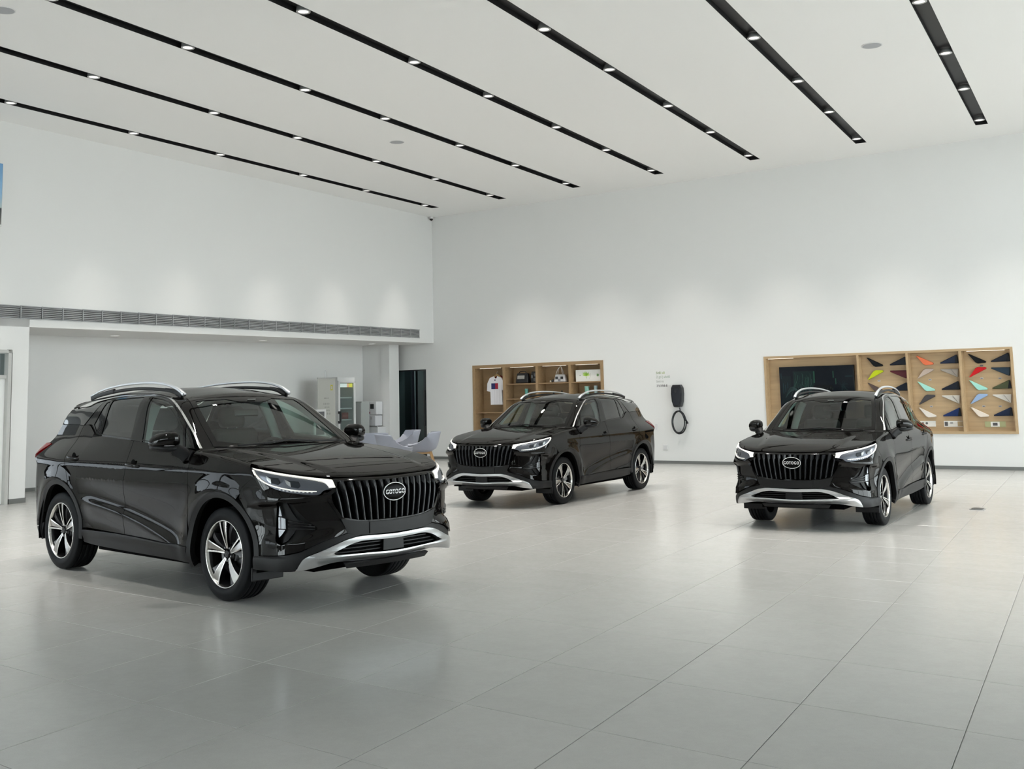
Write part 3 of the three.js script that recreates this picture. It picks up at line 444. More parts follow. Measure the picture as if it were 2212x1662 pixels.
  part('air_dam', panel('front', both([[0, 0.255, 'c'], [22, 0.258, 'c'], [23, 0.3, 'c'], [0, 0.3, 'c']]), { step: 0.05, edge: 0.03, off: -0.03 }), blackPlastic);
  for (const s of [-1, 1]) part('mud_flap', place(new RoundedBoxGeometry(0.02, 0.1, 0.28, 2, 0.008), [0.4, 0.235, s * 0.7]), blackPlastic);
  // grille: a dark back and sixteen upright bars
  const gOut = [[0, 0.602], [14.6, 0.61], [20.9, 0.626], [25.2, 0.645, 'c'], [28.4, 0.735], [30.8, 0.81, 'c'], [28, 0.845], [27.2, 0.92, 'c'], [19, 0.923], [0, 0.915]];
  const grille = part('grille', panel('front', both(gOut), { step: 0.045, edge: 0.0, off: -0.055 }), shellBlack);
  part('grille_surround', panel('front', both([[0, 0.595], [14.6, 0.602], [21.2, 0.618], [25.8, 0.64, 'c'], [29.2, 0.735], [32.2, 0.826, 'c'], [28.9, 0.852], [28, 0.93, 'c'], [19, 0.93], [0, 0.922]]), { holes: [both([[0, 0.607], [14.6, 0.615], [20.7, 0.632], [24.8, 0.65, 'c'], [27.8, 0.735], [29.9, 0.808, 'c'], [27.2, 0.845], [26.4, 0.905, 'c'], [19, 0.908], [0, 0.9]])], step: 0.03, edge: 0.05, off: -0.006 }), glossBlack, grille);
  for (let i = 0; i < 8; i++) {
    const zb = 0.029 + 0.0575 * i, zt = 0.034 + 0.0665 * i, bar = [];
    const top = i === 7 ? 0.84 : 0.9;
    for (let k = 0; k <= 14; k++) { const t = k / 14, y = 0.612 + (i > 5 ? 0.012 * (i - 5) : 0) + t * (top - 0.612), z = zb + (zt - zb) * Math.pow(clamp01((y - 0.6) / 0.3), 0.85), w = 0.5 + 0.5 * sstep(0.835, 0.85, y); bar.push([Xf(y, z) - 0.008 + 0.004 * Math.sin(t * 3), y, z, w]); }
    const pos = [], idx = [];                      // blade: thin below, a wide slanted head at the top
    bar.forEach(([x, y, z, w]) => { const hw = 0.0085 + 0.013 * (w - 0.5) * 2, sl = 0.012 * (w - 0.5) * 2; pos.push(x - 0.045, y, z - hw * 0.7, x - 0.004 - sl, y, z - hw, x, y, z - hw * 0.3, x - sl * 0.4, y, z + hw * 0.5, x - 0.008 - sl * 1.6, y, z + hw, x - 0.045, y, z + hw * 0.7); });
    for (let k = 0; k < 14; k++) for (let j = 0; j < 6; j++) { const a = k * 6 + j, b = k * 6 + (j + 1) % 6; idx.push(a, a + 6, b, b, a + 6, b + 6); }
    idx.push(84, 86, 85, 84, 87, 86, 84, 88, 87, 84, 89, 88, 0, 1, 2, 0, 2, 3, 0, 3, 4, 0, 4, 5);
    const g0 = new THREE.BufferGeometry(); g0.setAttribute('position', new THREE.Float32BufferAttribute(pos, 3)); g0.setIndex(idx);
    const g = g0.toNonIndexed(); g.computeVertexNormals();
    pair('grille_bar', g, barGrey, [grille, grille]);
  }
  // badge
  const badge = part('badge', place(new THREE.SphereGeometry(1, 48, 24).scale(0.018, 0.0665, 0.11), [1.034, 0.806, 0], [0, 0, 0.05]), badgeBlack);
  const oval = new THREE.EllipseCurve(0, 0, 0.108, 0.065, 0, Math.PI * 2).getPoints(64).slice(0, 64).map((p) => [1.044, 0.806 + p.y, p.x]);
  part('badge_rim', sweep(oval, 0.0055, 0.0055, { closed: true, seg: 96, up: () => new THREE.Vector3(1, 0, 0) }), badgeWhite, badge);
  const txt = new TextGeometry('GOTOGO', { font, size: 0.033, depth: 0.003, curveSegments: 5 }); txt.center();
  txt.scale(0.98, 1, 1); txt.rotateY(Math.PI / 2); txt.translate(1.0525, 0.806, 0);
  part('lettering', txt, badgeWhite, badge);
  part('letter_gap', place(new THREE.BoxGeometry(0.006, 0.0045, 0.2), [1.0532, 0.806, 0]), glossBlack, badge);
  // headlamps
  const hl = [[64.6, 1.022, 'c'], [57.5, 1.005], [50.6, 0.986], [39, 0.955], [29.4, 0.932], [27.6, 0.926, 'c'], [26.9, 0.862, 'c'], [31.8, 0.852], [34.2, 0.822], [42.4, 0.836], [51.6, 0.87], [58.4, 0.935], [61.5, 0.972]];
  const lamps = pair('headlight', panel('front', hl, { step: 0.03, edge: 0.02, off: -0.012 }), lampInner);
  pair('light_strip', panel('front', [[63.3, 1.014, 'c'], [57, 0.998], [50.5, 0.98], [39, 0.949], [30.5, 0.927], [28.4, 0.921, 'c'], [27.4, 0.867, 'c'], [29.9, 0.866, 'c'], [30.6, 0.89], [32.6, 0.912], [39, 0.9385], [50.4, 0.9695], [57, 0.989], [62.6, 1.006, 'c']], { step: 0.02, edge: 0.01, off: 0.0 }), lampWhite, lamps);
  pair('lower_light_strip', panel('front', [[62.4, 1.0, 'c'], [60, 0.96], [56.6, 0.922], [51.2, 0.8885], [42.3, 0.8575], [34.7, 0.848, 'c'], [34.7, 0.842, 'c'], [42.4, 0.85], [51.5, 0.881], [57.1, 0.9145], [60.8, 0.955], [63.3, 1.0, 'c']], { step: 0.02, edge: 0.01, off: 0.0 }), lampWhite, lamps);
  for (const [t0, y0] of [[51.5, 0.918], [43.2, 0.893]]) {
    const [a] = pair('projector', panel('front', [[t0 + 3.2, y0 + 0.034, 'c'], [t0 - 1.6, y0 + 0.026, 'c'], [t0 - 2.4, y0 - 0.004], [t0 - 1.4, y0 - 0.022, 'c'], [t0 + 1.4, y0 - 0.01, 'c'], [t0 + 2.6, y0 + 0.012]], { step: 0.03, edge: 0.02, off: -0.004 }), projectorGlass, lamps);
    pair('reflector', panel('front', [[t0 + 4, y0 + 0.04, 'c'], [t0 + 1.6, y0 + 0.02, 'c'], [t0 + 1.2, y0 - 0.014, 'c'], [t0 + 3.1, y0 + 0.008]], { step: 0.03, edge: 0.01, off: 0.0 }), projectorChrome, lamps);
  }
  for (let k = 0; k < 9; k++) { const t0 = 36.2 + k * 1.55, y = 0.832 + (t0 - 34) * 0.0014 + Math.max(0, t0 - 44) ** 2 * 0.0003; pair('led', panel('front', [[t0, y, 'c'], [t0 + 0.75, y + 0.001, 'c'], [t0 + 0.75, y + 0.008, 'c'], [t0, y + 0.007, 'c']], { step: 0.03, edge: 0.004, off: -0.006 }), ledWhite, lamps); }
  // fog lamps in their hollows
  const fogLampGrey = mat(0.28, 0.29, 0.31, 0.25, 0.8);
  const fog = pair('fog_lamp_housing', panel('front', fogIn.map((p) => [43.5 + (p[0] - 43.5) * 1.06, 0.62 + (p[1] - 0.62) * 1.06, ...p.slice(2)]), { step: 0.03, edge: 0.0, off: -0.05 }), blackPlastic2);
  for (const l of [[[49.4, 0.742, 'c'], [48.5, 0.67, 'c'], [49.9, 0.67, 'c']], [[48.9, 0.662, 'c'], [47.0, 0.652, 'c'], [46.9, 0.582, 'c'], [48.9, 0.582, 'c']], [[49.2, 0.662, 'c'], [49.2, 0.582, 'c'], [50.2, 0.582, 'c'], [50.1, 0.662, 'c']], [[47.1, 0.574, 'c'], [48.6, 0.54, 'c'], [50.1, 0.515, 'c'], [50.2, 0.574, 'c']]]) pair('fog_lamp', panel('front', l, { step: 0.03, edge: 0.02, off: -0.022 }), fogLampGrey, fog);
  pair('fog_housing_web', panel('front', [[46.8, 0.775, 'c'], [44, 0.69], [42, 0.645, 'c'], [35.2, 0.588, 'c'], [36, 0.566, 'c'], [43, 0.568, 'c'], [46, 0.5, 'c'], [48.6, 0.48, 'c'], [46, 0.57], [45.6, 0.65]], { step: 0.03, edge: 0.03, off: -0.03 }), blackPlastic, fog);
  for (let k = 0; k < 3; k++) pair('fog_fin', panel('front', [[45.6, 0.582 + k * 0.026, 'c'], [35.4 + (k === 2 ? 1.2 : 0), 0.574 + k * 0.017, 'c'], [35.4 + (k === 2 ? 1.2 : 0), 0.581 + k * 0.017, 'c'], [45.6, 0.593 + k * 0.026, 'c']], { step: 0.04, edge: 0.03, off: -0.008 }), finBlack, fog);
  // door handles, mirrors, rails
  for (const [k, x, y, slope] of [[0, -1.285, 0.99, 0.012], [1, -2.405, 1.026, 0.012]]) {
    const zc = sideZ(x, y), g = [];
    const pts = Array.from({ length: 9 }, (_, i) => { const t = i / 8 - 0.5; return [x + t * 0.2, y - t * slope, zc + 0.03 - 0.026 * (2 * t) ** 4 - 0.02 * (t > 0 ? t : 0)]; });
    const h = pair('door_handle', sweep(pts, 0.026, 0.03, { seg: 24, taper: (t) => 0.55 + 0.45 * Math.sin(Math.PI * t) ** 0.5 }), paint, k ? rear : front);
    pair('handle_cup', place(new THREE.SphereGeometry(0.052, 24, 14).scale(0.85, 0.95, 0.12), [x + 0.005, y, zc - 0.0005]), shellBlack, h);
  }
  const mg = mirrorShape();
  const mir = pair('side_mirror', mg.shell, paint);
  pair('mirror_base', mg.base, blackPlastic, mir); pair('mirror_arm', mg.arm, blackPlastic, mir); pair('mirror_lower', mg.lower, blackPlastic, mir); pair('turn_signal', mg.signal, satin, mir);
  const rail = [[-1.05, 1.578, 0.545], [-1.13, 1.62, 0.548], [-1.3, 1.666, 0.548], [-1.5, 1.69, 0.544], [-1.9, 1.696, 0.53], [-2.3, 1.678, 0.51], [-2.65, 1.64, 0.488], [-2.9, 1.59, 0.468]];
  const rails = pair('roof_rail', sweep(rail.map(([x, y, z]) => [x, y - 0.006, z]), 0.03, 0.026, { seg: 60, taper: (t) => 0.75 + 0.25 * Math.sin(Math.PI * clamp01(t * 1.3)) + (t < 0.12 ? (0.12 - t) * 4 : 0) - (t > 0.85 ? (t - 0.85) * 2 : 0) }), railSilver);
  pair('rail_foot', sweep([[-1.1, 1.555, 0.54], [-1.25, 1.605, 0.543], [-1.5, 1.628, 0.54], [-1.9, 1.64, 0.524], [-2.3, 1.625, 0.503], [-2.65, 1.598, 0.482], [-2.88, 1.573, 0.464]], 0.03, 0.03, { seg: 50 }), blackPlastic, rails);
  for (const [x0, x1] of [[-1.08, -1.36], [-2.35, -2.88]]) {
    const top = (x) => rail.length && pch(rail.map((p) => [p[0], p[1]]))(x), zz = (x) => pch(rail.map((p) => [p[0], p[2]]))(x);
    const pts = Array.from({ length: 8 }, (_, i) => { const x = x0 + (x1 - x0) * i / 7; return [x, (top(x) + roof(x, 0.52)) / 2 - 0.004, zz(x)]; });
    pair('rail_end', sweep(pts, 0.022, Math.abs(x0) < 2 ? 0.055 : 0.045, { seg: 20, taper: (t) => (Math.abs(x0) < 2 ? 1 - 0.55 * t : 1 - 0.2 * t) }), blackPlastic, rails);
  }
  // what closes the body from inside
  const shell = part('underbody', mergeGeometries([
    ...[1, -1].map((s) => { const g = panel('side', [[-0.4, 1.1, 'c'], [-1.4, 1.17], [-2.6, 1.2], [-3.3, 1.2, 'c'], [-3.3, 0.5, 'c'], ...ends(archR(0.45, 164, 12)), [-1.44, 0.3, 'c'], ...ends(archF(0.45, 186, 62)), [0.3, 0.95, 'c']], { step: 0.09, edge: 0, off: -0.045 }); return strip3(s > 0 ? g : mirrored(g)); }),
    strip3(panel('front', both([[0, 0.26, 'c'], [50, 0.3], [60, 0.4, 'c'], [60, 0.86, 'c'], [30, 0.89], [0, 0.88]]), { step: 0.09, edge: 0, off: -0.11 })),
    strip3(panel('rear', both([[0, 0.25, 'c'], [46, 0.3], [55, 0.4, 'c'], [52, 0.8], [40, 1.1, 'c'], [0, 1.12, 'c']]), { step: 0.09, edge: 0, off: -0.05 })),
    strip3(place(new THREE.BoxGeometry(1.55, 0.12, 1.5), [-1.35, 0.28, 0])), strip3(place(new THREE.BoxGeometry(1.0, 0.1, 1.0), [0.2, 0.29, 0])), strip3(place(new THREE.BoxGeometry(1.3, 0.14, 1.0), [-2.75, 0.33, 0])),
    strip3(place(new THREE.BoxGeometry(0.06, 0.85, 1.3), [-0.35, 0.65, 0])), strip3(place(new THREE.BoxGeometry(0.9, 0.03, 1.2), [0.35, 0.86, 0], [0, 0, -0.08])), strip3(place(new THREE.BoxGeometry(1.0, 0.05, 1.25), [-2.95, 0.95, 0])),
  ]), shellBlack);
  for (const c of [AF, AR]) for (const s of [1, -1]) {
    const pos = [], idx = [], n = 30;
    for (let k = 0; k <= n; k++) { const a = (-12 + 204 * k / n) * DEG; for (const z of [0.43, 0.86]) pos.push(c[0] + 0.452 * Math.cos(a), c[1] + 0.452 * Math.sin(a), s * z); }
    for (let k = 0; k < n; k++) { const a = k * 2; idx.push(a, a + 1, a + 2, a + 2, a + 1, a + 3); }
    const liner = new THREE.BufferGeometry(); liner.setAttribute('position', new THREE.Float32BufferAttribute(pos, 3)); liner.setIndex(idx);
    part('wheel_well', mergeGeometries([strip3(liner), strip3(new THREE.CircleGeometry(0.452, 32, -0.2, Math.PI + 0.4).translate(c[0], c[1], s * 0.43))]), shellBlack, shell);
  }
  // wheels
  const W = wheelShapes();
  for (const [x, s] of [[0.012, 1], [0.012, -1], [REAR, 1], [REAR, -1]]) {
    const w = new THREE.Group(); w.name = 'wheel'; car.add(w); w.position.set(x, HUB, s * 0.83); if (s < 0) w.rotation.y = Math.PI;
    obj('tyre', W.tyre, rubber, w); obj('rim', W.rim, alloyDark, w); obj('rim_lip', W.lip, alloy, w); obj('brake_disc', W.disc, discGrey, w); obj('hub_cap', W.cap, alloyDark, w);
    for (let k = 0; k < 15; k++) { const sp = obj('spoke', [W.spokeA, W.spokeB, W.spokeC][k % 3], k % 3 ? W.face : W.faceA, w); sp.rotation.z = Math.floor(k / 3) * Math.PI * 2 / 5 + (s > 0 ? 0 : 0.35); }
    for (let k = 0; k < 5; k++) { const b = obj('spoke_web', W.web, webGrey, w); b.rotation.z = k * Math.PI * 2 / 5 + (s > 0 ? 0 : 0.35); }
    for (let k = 0; k < 5; k++) { const b = obj('wheel_nut', W.nut, discGrey, w); b.rotation.z = (k + 0.5) * Math.PI * 2 / 5; }
  }
  cabin(part, pair);
  return car;
}
function mirrorShape() {
  // the housing: rings from the inner end to the outer end
  const ring = (sec, sx, m = 20) => { const pos = [], idx = []; sec.forEach(([z, x0, x1, y0, y1, e]) => { for (let j = 0; j < m; j++) { const a = j / m * Math.PI * 2, c = Math.cos(a), s = Math.sin(a), ex = Math.sign(c) * Math.abs(c) ** e, ey = Math.sign(s) * Math.abs(s) ** e; pos.push((x0 + x1) / 2 + ex * (x1 - x0) / 2, (y0 + y1) / 2 + ey * (y1 - y0) / 2, z); } });
    for (let i = 0; i < sec.length - 1; i++) for (let j = 0; j < m; j++) { const a = i * m + j, b = i * m + (j + 1) % m; idx.push(a, b, a + m, b, b + m, a + m); }
    for (let j = 1; j < m - 1; j++) { idx.push(0, j + 1, j); const o = (sec.length - 1) * m; idx.push(o, o + j, o + j + 1); }
    const g = new THREE.BufferGeometry(); g.setAttribute('position', new THREE.Float32BufferAttribute(pos, 3)); g.setIndex(idx); g.computeVertexNormals(); return g; };
  const X = -0.6, up = 0.03;
  const shell = ring([[0.895, X - 0.05, X + 0.05, 1.148, 1.205, 0.6], [0.905, X - 0.062, X + 0.075, 1.136, 1.222, 0.6], [0.94, X - 0.068, X + 0.085, 1.13, 1.24, 0.65], [1.0, X - 0.07, X + 0.08, 1.13, 1.238, 0.7], [1.06, X - 0.072, X + 0.05, 1.132, 1.222, 0.75], [1.1, X - 0.07, X + 0.01, 1.135, 1.195, 0.8], [1.118, X - 0.06, X - 0.02, 1.142, 1.17, 0.9]]);
  const lower = ring([[0.897, X - 0.05, X + 0.05, 1.112, 1.15, 0.7], [0.94, X - 0.062, X + 0.076, 1.092, 1.142, 0.7], [1.0, X - 0.065, X + 0.07, 1.09, 1.142, 0.7], [1.06, X - 0.066, X + 0.04, 1.097, 1.142, 0.8], [1.105, X - 0.06, X - 0.01, 1.112, 1.145, 0.9]]);
  const signal = ring([[0.97, X + 0.05, X + 0.088, 1.136, 1.142, 0.9], [1.04, X + 0.02, X + 0.068, 1.136, 1.142, 0.9]]);
  const arm = sweep([[-0.49, 1.06, 0.845], [-0.515, 1.1, 0.875], [-0.56, 1.135, 0.925]], 0.09, 0.1, { seg: 14 });
  const base = panel('side', [[-0.43, 1.118, 'c'], [-0.58, 1.126, 'c'], [-0.58, 1.08], [-0.53, 1.045], [-0.435, 1.05, 'c']], { step: 0.03, edge: 0.01, off: 0.008 });
  for (const g of [shell, lower, signal]) g.translate(-X, -1.15, -0.895).scale(1.35, 1.1, 0.84).translate(X - 0.01, 1.15 + up, 0.895);
  return { shell, lower, signal, arm, base };
}
function wheelShapes() {
  // profiles about the axle; z = 0 is the outer face, the axle then turned from y to z
  const lathe = (pts, n = 72) => new THREE.LatheGeometry(pts.map((p) => V2(p[0], p[1])), n).rotateX(Math.PI / 2);
  const tread = []; const w0 = -0.215, w1 = -0.012;
  for (let k = 0; k <= 20; k++) { const t = k / 20, g = [5, 9, 13, 17].includes(k) ? -0.009 : 0; tread.push([0.35 + g - 0.004 * (2 * t - 1) ** 6, w1 + (w0 - w1) * t]); if (g) tread.push([0.35 + g, w1 + (w0 - w1) * (t + 0.012)], [0.35, w1 + (w0 - w1) * (t + 0.016)]); }
  const tyre = lathe([[0.247, -0.02], [0.253, -0.006], [0.27, 0.004], [0.29, 0.008], [0.305, 0.006], [0.308, 0.003], [0.325, 0.0], [0.339, -0.006], ...tread, [0.335, -0.225], [0.3, -0.232], [0.247, -0.215]], 96);
  const rim = lathe([[0.252, -0.012], [0.246, -0.018], [0.232, -0.03], [0.222, -0.06], [0.216, -0.2], [0.24, -0.21]], 72);
  const lip = lathe([[0.2535, -0.012], [0.2545, -0.004], [0.251, 0.001], [0.2455, -0.003], [0.243, -0.012], [0.238, -0.022]], 96);
  const disc = mergeGeometries([strip3(place(new THREE.CylinderGeometry(0.165, 0.165, 0.024, 48), [0, 0, -0.1], [Math.PI / 2, 0, 0])), strip3(place(new THREE.CylinderGeometry(0.085, 0.085, 0.05, 32), [0, 0, -0.085], [Math.PI / 2, 0, 0])), strip3(place(new RoundedBoxGeometry(0.09, 0.15, 0.06, 2, 0.015), [0.14, 0.05, -0.085], [0, 0, 0.3]))]);
  const cap = mergeGeometries([strip3(lathe([[0.001, -0.026], [0.024, -0.027], [0.03, -0.032], [0.034, -0.045]], 32)), strip3(lathe([[0.034, -0.045], [0.062, -0.04], [0.072, -0.05], [0.075, -0.08]], 40))]);
  const nut = strip3(place(new THREE.CylinderGeometry(0.0075, 0.0085, 0.016, 6), [0, 0.052, -0.038], [Math.PI / 2, 0, 0]));
  // a blade from the hub to the rim: bright cut face, dark flank
  const blade = (a0, a1, w0b, w1b, tw, ex) => {
    const n = 12, pos = [], idxF = [], idxD = [];
    for (let i = 0; i <= n; i++) {
      const t = i / n, r = 0.04 + (0.247 - 0.04) * t, a = a0 + (a1 - a0) * t ** 1.1, w = (w0b + (w1b - w0b) * t ** ex) / 2, zz = -0.034 + 0.026 * Math.sin(t * Math.PI * 0.62), dz = tw * t;
      const c = Math.cos(a), s = Math.sin(a); const at = (off, z) => pos.push(-s * r + c * off, c * r + s * off, z);
      at(-w, zz - dz); at(w, zz + dz * 0.3); at(w * 0.85, zz - 0.045); at(-w * 0.85, zz - 0.05);
    }
    for (let i = 0; i < n; i++) { const o = i * 4; idxF.push(o, o + 1, o + 4, o + 1, o + 5, o + 4); for (const [p, q] of [[1, 2], [2, 3], [3, 0]]) idxD.push(o + p, o + q, o + 4 + p, o + q, o + 4 + q, o + 4 + p); }
    const g0 = new THREE.BufferGeometry(); g0.setAttribute('position', new THREE.Float32BufferAttribute(pos, 3)); g0.setIndex([...idxF, ...idxD]);
    const g = g0.toNonIndexed(); g.computeVertexNormals(); g.clearGroups(); g.addGroup(0, idxF.length, 0); g.addGroup(idxF.length, idxD.length, 1); return g;
  };
  const spokeA = blade(-0.02, 0.1, 0.018, 0.07, 0.012, 1.7), spokeB = blade(0.2, 0.285, 0.011, 0.013, 0.0, 1.2), spokeC = blade(-0.16, -0.045, 0.006, 0.012, -0.003, 1.4);
  const web = blade(-0.12, -0.3, 0.02, 0.05, 0.004, 1.3); web.translate(0, 0, -0.022);
  return { tyre, rim, lip, disc, cap, nut, spokeA, spokeB, spokeC, web: strip3(web), face: [alloy, alloyDark], faceA: [alloyMid, alloyDark] };
}
function cabin(part, pair) {
  const rb = (x, y, z, r = 0.03) => new RoundedBoxGeometry(x, y, z, 3, r);
  const dash = part('dashboard', mergeGeometries([strip3(place(rb(0.55, 0.16, 1.32, 0.05), [-0.6, 0.99, 0], [0, 0, 0.06])), strip3(place(rb(0.2, 0.3, 1.3, 0.05), [-0.75, 0.82, 0]))]), dashDark);
  part('centre_screen', place(rb(0.02, 0.13, 0.3, 0.006), [-0.85, 1.06, 0], [0, 0, 0.2]), glossBlack, dash);
  const wheelRing = place(new THREE.TorusGeometry(0.18, 0.016, 10, 40), [-0.98, 1.0, -0.36], [0, Math.PI / 2 - 0, 0]); wheelRing.translate(0.98, -1.0, 0.36).rotateZ(0.42).translate(-0.98, 1.0, -0.36);
  part('steering_wheel', mergeGeometries([strip3(wheelRing), strip3(place(rb(0.05, 0.1, 0.16, 0.02), [-0.96, 1.0, -0.36], [0, 0, 0.42])), strip3(place(rb(0.02, 0.035, 0.34, 0.008), [-0.965, 0.99, -0.36], [0, 0, 0.42]))]), dashDark, dash);
  for (const z of [0.36, -0.36]) {
    const s = part('front_seat', mergeGeometries([strip3(place(rb(0.5, 0.16, 0.5, 0.06), [-1.32, 0.62, z])), strip3(place(rb(0.16, 0.66, 0.5, 0.07), [-1.62, 0.93, z], [0, 0, 0.22]))]), seatCloth);
    part('headrest', place(rb(0.11, 0.2, 0.27, 0.05), [-1.72, 1.36, z], [0, 0, 0.15]), seatCloth, s);
    for (const k of [-0.05, 0.05]) part('headrest_post', place(new THREE.CylinderGeometry(0.007, 0.007, 0.12, 8), [-1.7, 1.25, z + k], [0, 0, 0.2]), chrome, s);
  }
  const bench = part('rear_seat', mergeGeometries([strip3(place(rb(0.5, 0.16, 1.25, 0.06), [-2.3, 0.64, 0])), strip3(place(rb(0.18, 0.62, 1.25, 0.07), [-2.6, 0.93, 0], [0, 0, 0.3]))]), seatCloth);
  for (const z of [0.4, -0.4]) part('headrest', place(rb(0.1, 0.17, 0.25, 0.05), [-2.7, 1.27, z], [0, 0, 0.15]), seatCloth, bench);
  part('rear_view_mirror', place(rb(0.03, 0.065, 0.24, 0.02), [-0.93, 1.405, 0], [0, 0, 0.15]), glossBlack);
  pair('pillar_cover', sweep([[-0.5, 1.14, 0.68], [-0.75, 1.33, 0.63], [-1.0, 1.47, 0.575], [-1.2, 1.535, 0.555]], 0.09, 0.045, { seg: 20 }), trimLight);
  pair('centre_pillar_cover', sweep([[-1.44, 1.12, 0.7], [-1.48, 1.33, 0.635], [-1.5, 1.49, 0.56]], 0.1, 0.04, { seg: 14, up: () => new THREE.Vector3(1, 0, 0) }), trimLight);
  const liner = panel('top', bothZ([[-1.06, 0, 'c'], [-1.1, 0.5, 'c'], [-2, 0.5], [-3.0, 0.42, 'c'], [-3.0, 0, 'c']]), { step: 0.12, edge: 0, off: -0.05 });
  part('headliner', liner, trimLight);
}

// ---------------------------------------------------------------- what stands on and hangs from the walls
const oakMap = (() => { const a = lattice(64), b = lattice(128); return dataMap(512, 512, (i, j) => { const w = a(i / 64 * 1 + 0.4 * a(j / 90, i / 90), j / 14), f = b(i / 40, j / 2.2); const v = 0.86 + 0.16 * (w - 0.5) + 0.12 * (f - 0.5); return [v, v * 0.985, v * 0.96]; }); })();
const oak = new THREE.MeshStandardMaterial({ color: new THREE.Color().setRGB(0.375, 0.25, 0.135), map: oakMap, roughness: 0.55 });
const oakPale = new THREE.MeshStandardMaterial({ color: new THREE.Color().setRGB(0.52, 0.37, 0.215), map: oakMap, roughness: 0.55 });
const oakDark = new THREE.MeshStandardMaterial({ color: new THREE.Color().setRGB(0.33, 0.215, 0.115), map: oakMap, roughness: 0.5 });
const led = glow(1, 0.93, 0.8, 1.6);
function unit(t, [x0, y0, x1, y1], depth, divs, boards, W = 0.075, oakM = oak) {   // a box open to the front, with uprights and boards
  const cx = (x0 + x1) / 2, cy = (y0 + y1) / 2, f = 0.02;
  obj('back_panel', box(x1 - x0, y1 - y0, 0.02, [cx, cy, ZB - depth - 0.01]), oakM, t);
  for (const [n, g] of [['top_board', box(x1 - x0, W, depth + f, [cx, y1 - W / 2, ZB - depth / 2 + f / 2])], ['bottom_board', box(x1 - x0, W, depth + f, [cx, y0 + W / 2, ZB - depth / 2 + f / 2])], ['side_panel', box(W, y1 - y0 - 2 * W, depth + f, [x0 + W / 2, cy, ZB - depth / 2 + f / 2])], ['side_panel', box(W, y1 - y0 - 2 * W, depth + f, [x1 - W / 2, cy, ZB - depth / 2 + f / 2])]]) obj(n, g, oakM, t);
  for (const [x, w] of divs) obj('upright', box(w, y1 - y0 - 2 * W, depth + f - 0.004, [x, cy, ZB - depth / 2 + f / 2]), oakM, t);
  for (const [xa, xb, y] of boards) obj('shelf_board', box(xb - xa, 0.028, depth, [(xa + xb) / 2, y - 0.014, ZB - depth / 2 - 0.002]), oakDark, t);
}
function ledStrip(t, xa, xb, y, z) { obj('led_strip', box(xb - xa, 0.008, 0.014, [(xa + xb) / 2, y, z]), led, t); const l = new THREE.RectAreaLight(0xffe2b8, 1.3, xb - xa, 0.02); l.position.set((xa + xb) / 2, y - 0.012, z); l.lookAt((xa + xb) / 2, y - 1, z - 0.25); scene.add(l); }
const shelf = thing('display_shelf', 'open oak display shelf in the back wall holding jerseys, bags and cups', 'shelf');
const bays = [[-16.49, -15.67], [-15.59, -14.726], [-14.666, -13.816], [-13.754, -12.97]];
unit(shelf, S1, 0.32, [[-15.63, 0.08], [-14.695, 0.06], [-13.785, 0.062]], [[-16.49, -15.67, 1.13], ...bays.slice(1).flatMap(([a, b]) => [[a, b, 1.793], [a, b, 1.445], [a, b, 1.09]])]);
for (const [a, b] of bays) ledStrip(shelf, a + 0.1, b - 0.1, 2.176, ZB - 0.05);
const board = thing('display_shelf', 'shallow oak wall case with a screen and rows of coloured samples', 'display case');
unit(board, S2, 0.15, [[-7.195, 0.04], [-6.263, 0.042], [-5.309, 0.046]], [], 0.045, oakPale);
ledStrip(board, -9.03, -8.5, 2.135, ZB - 0.03); ledStrip(board, -5.2, -4.55, 2.135, ZB - 0.03);

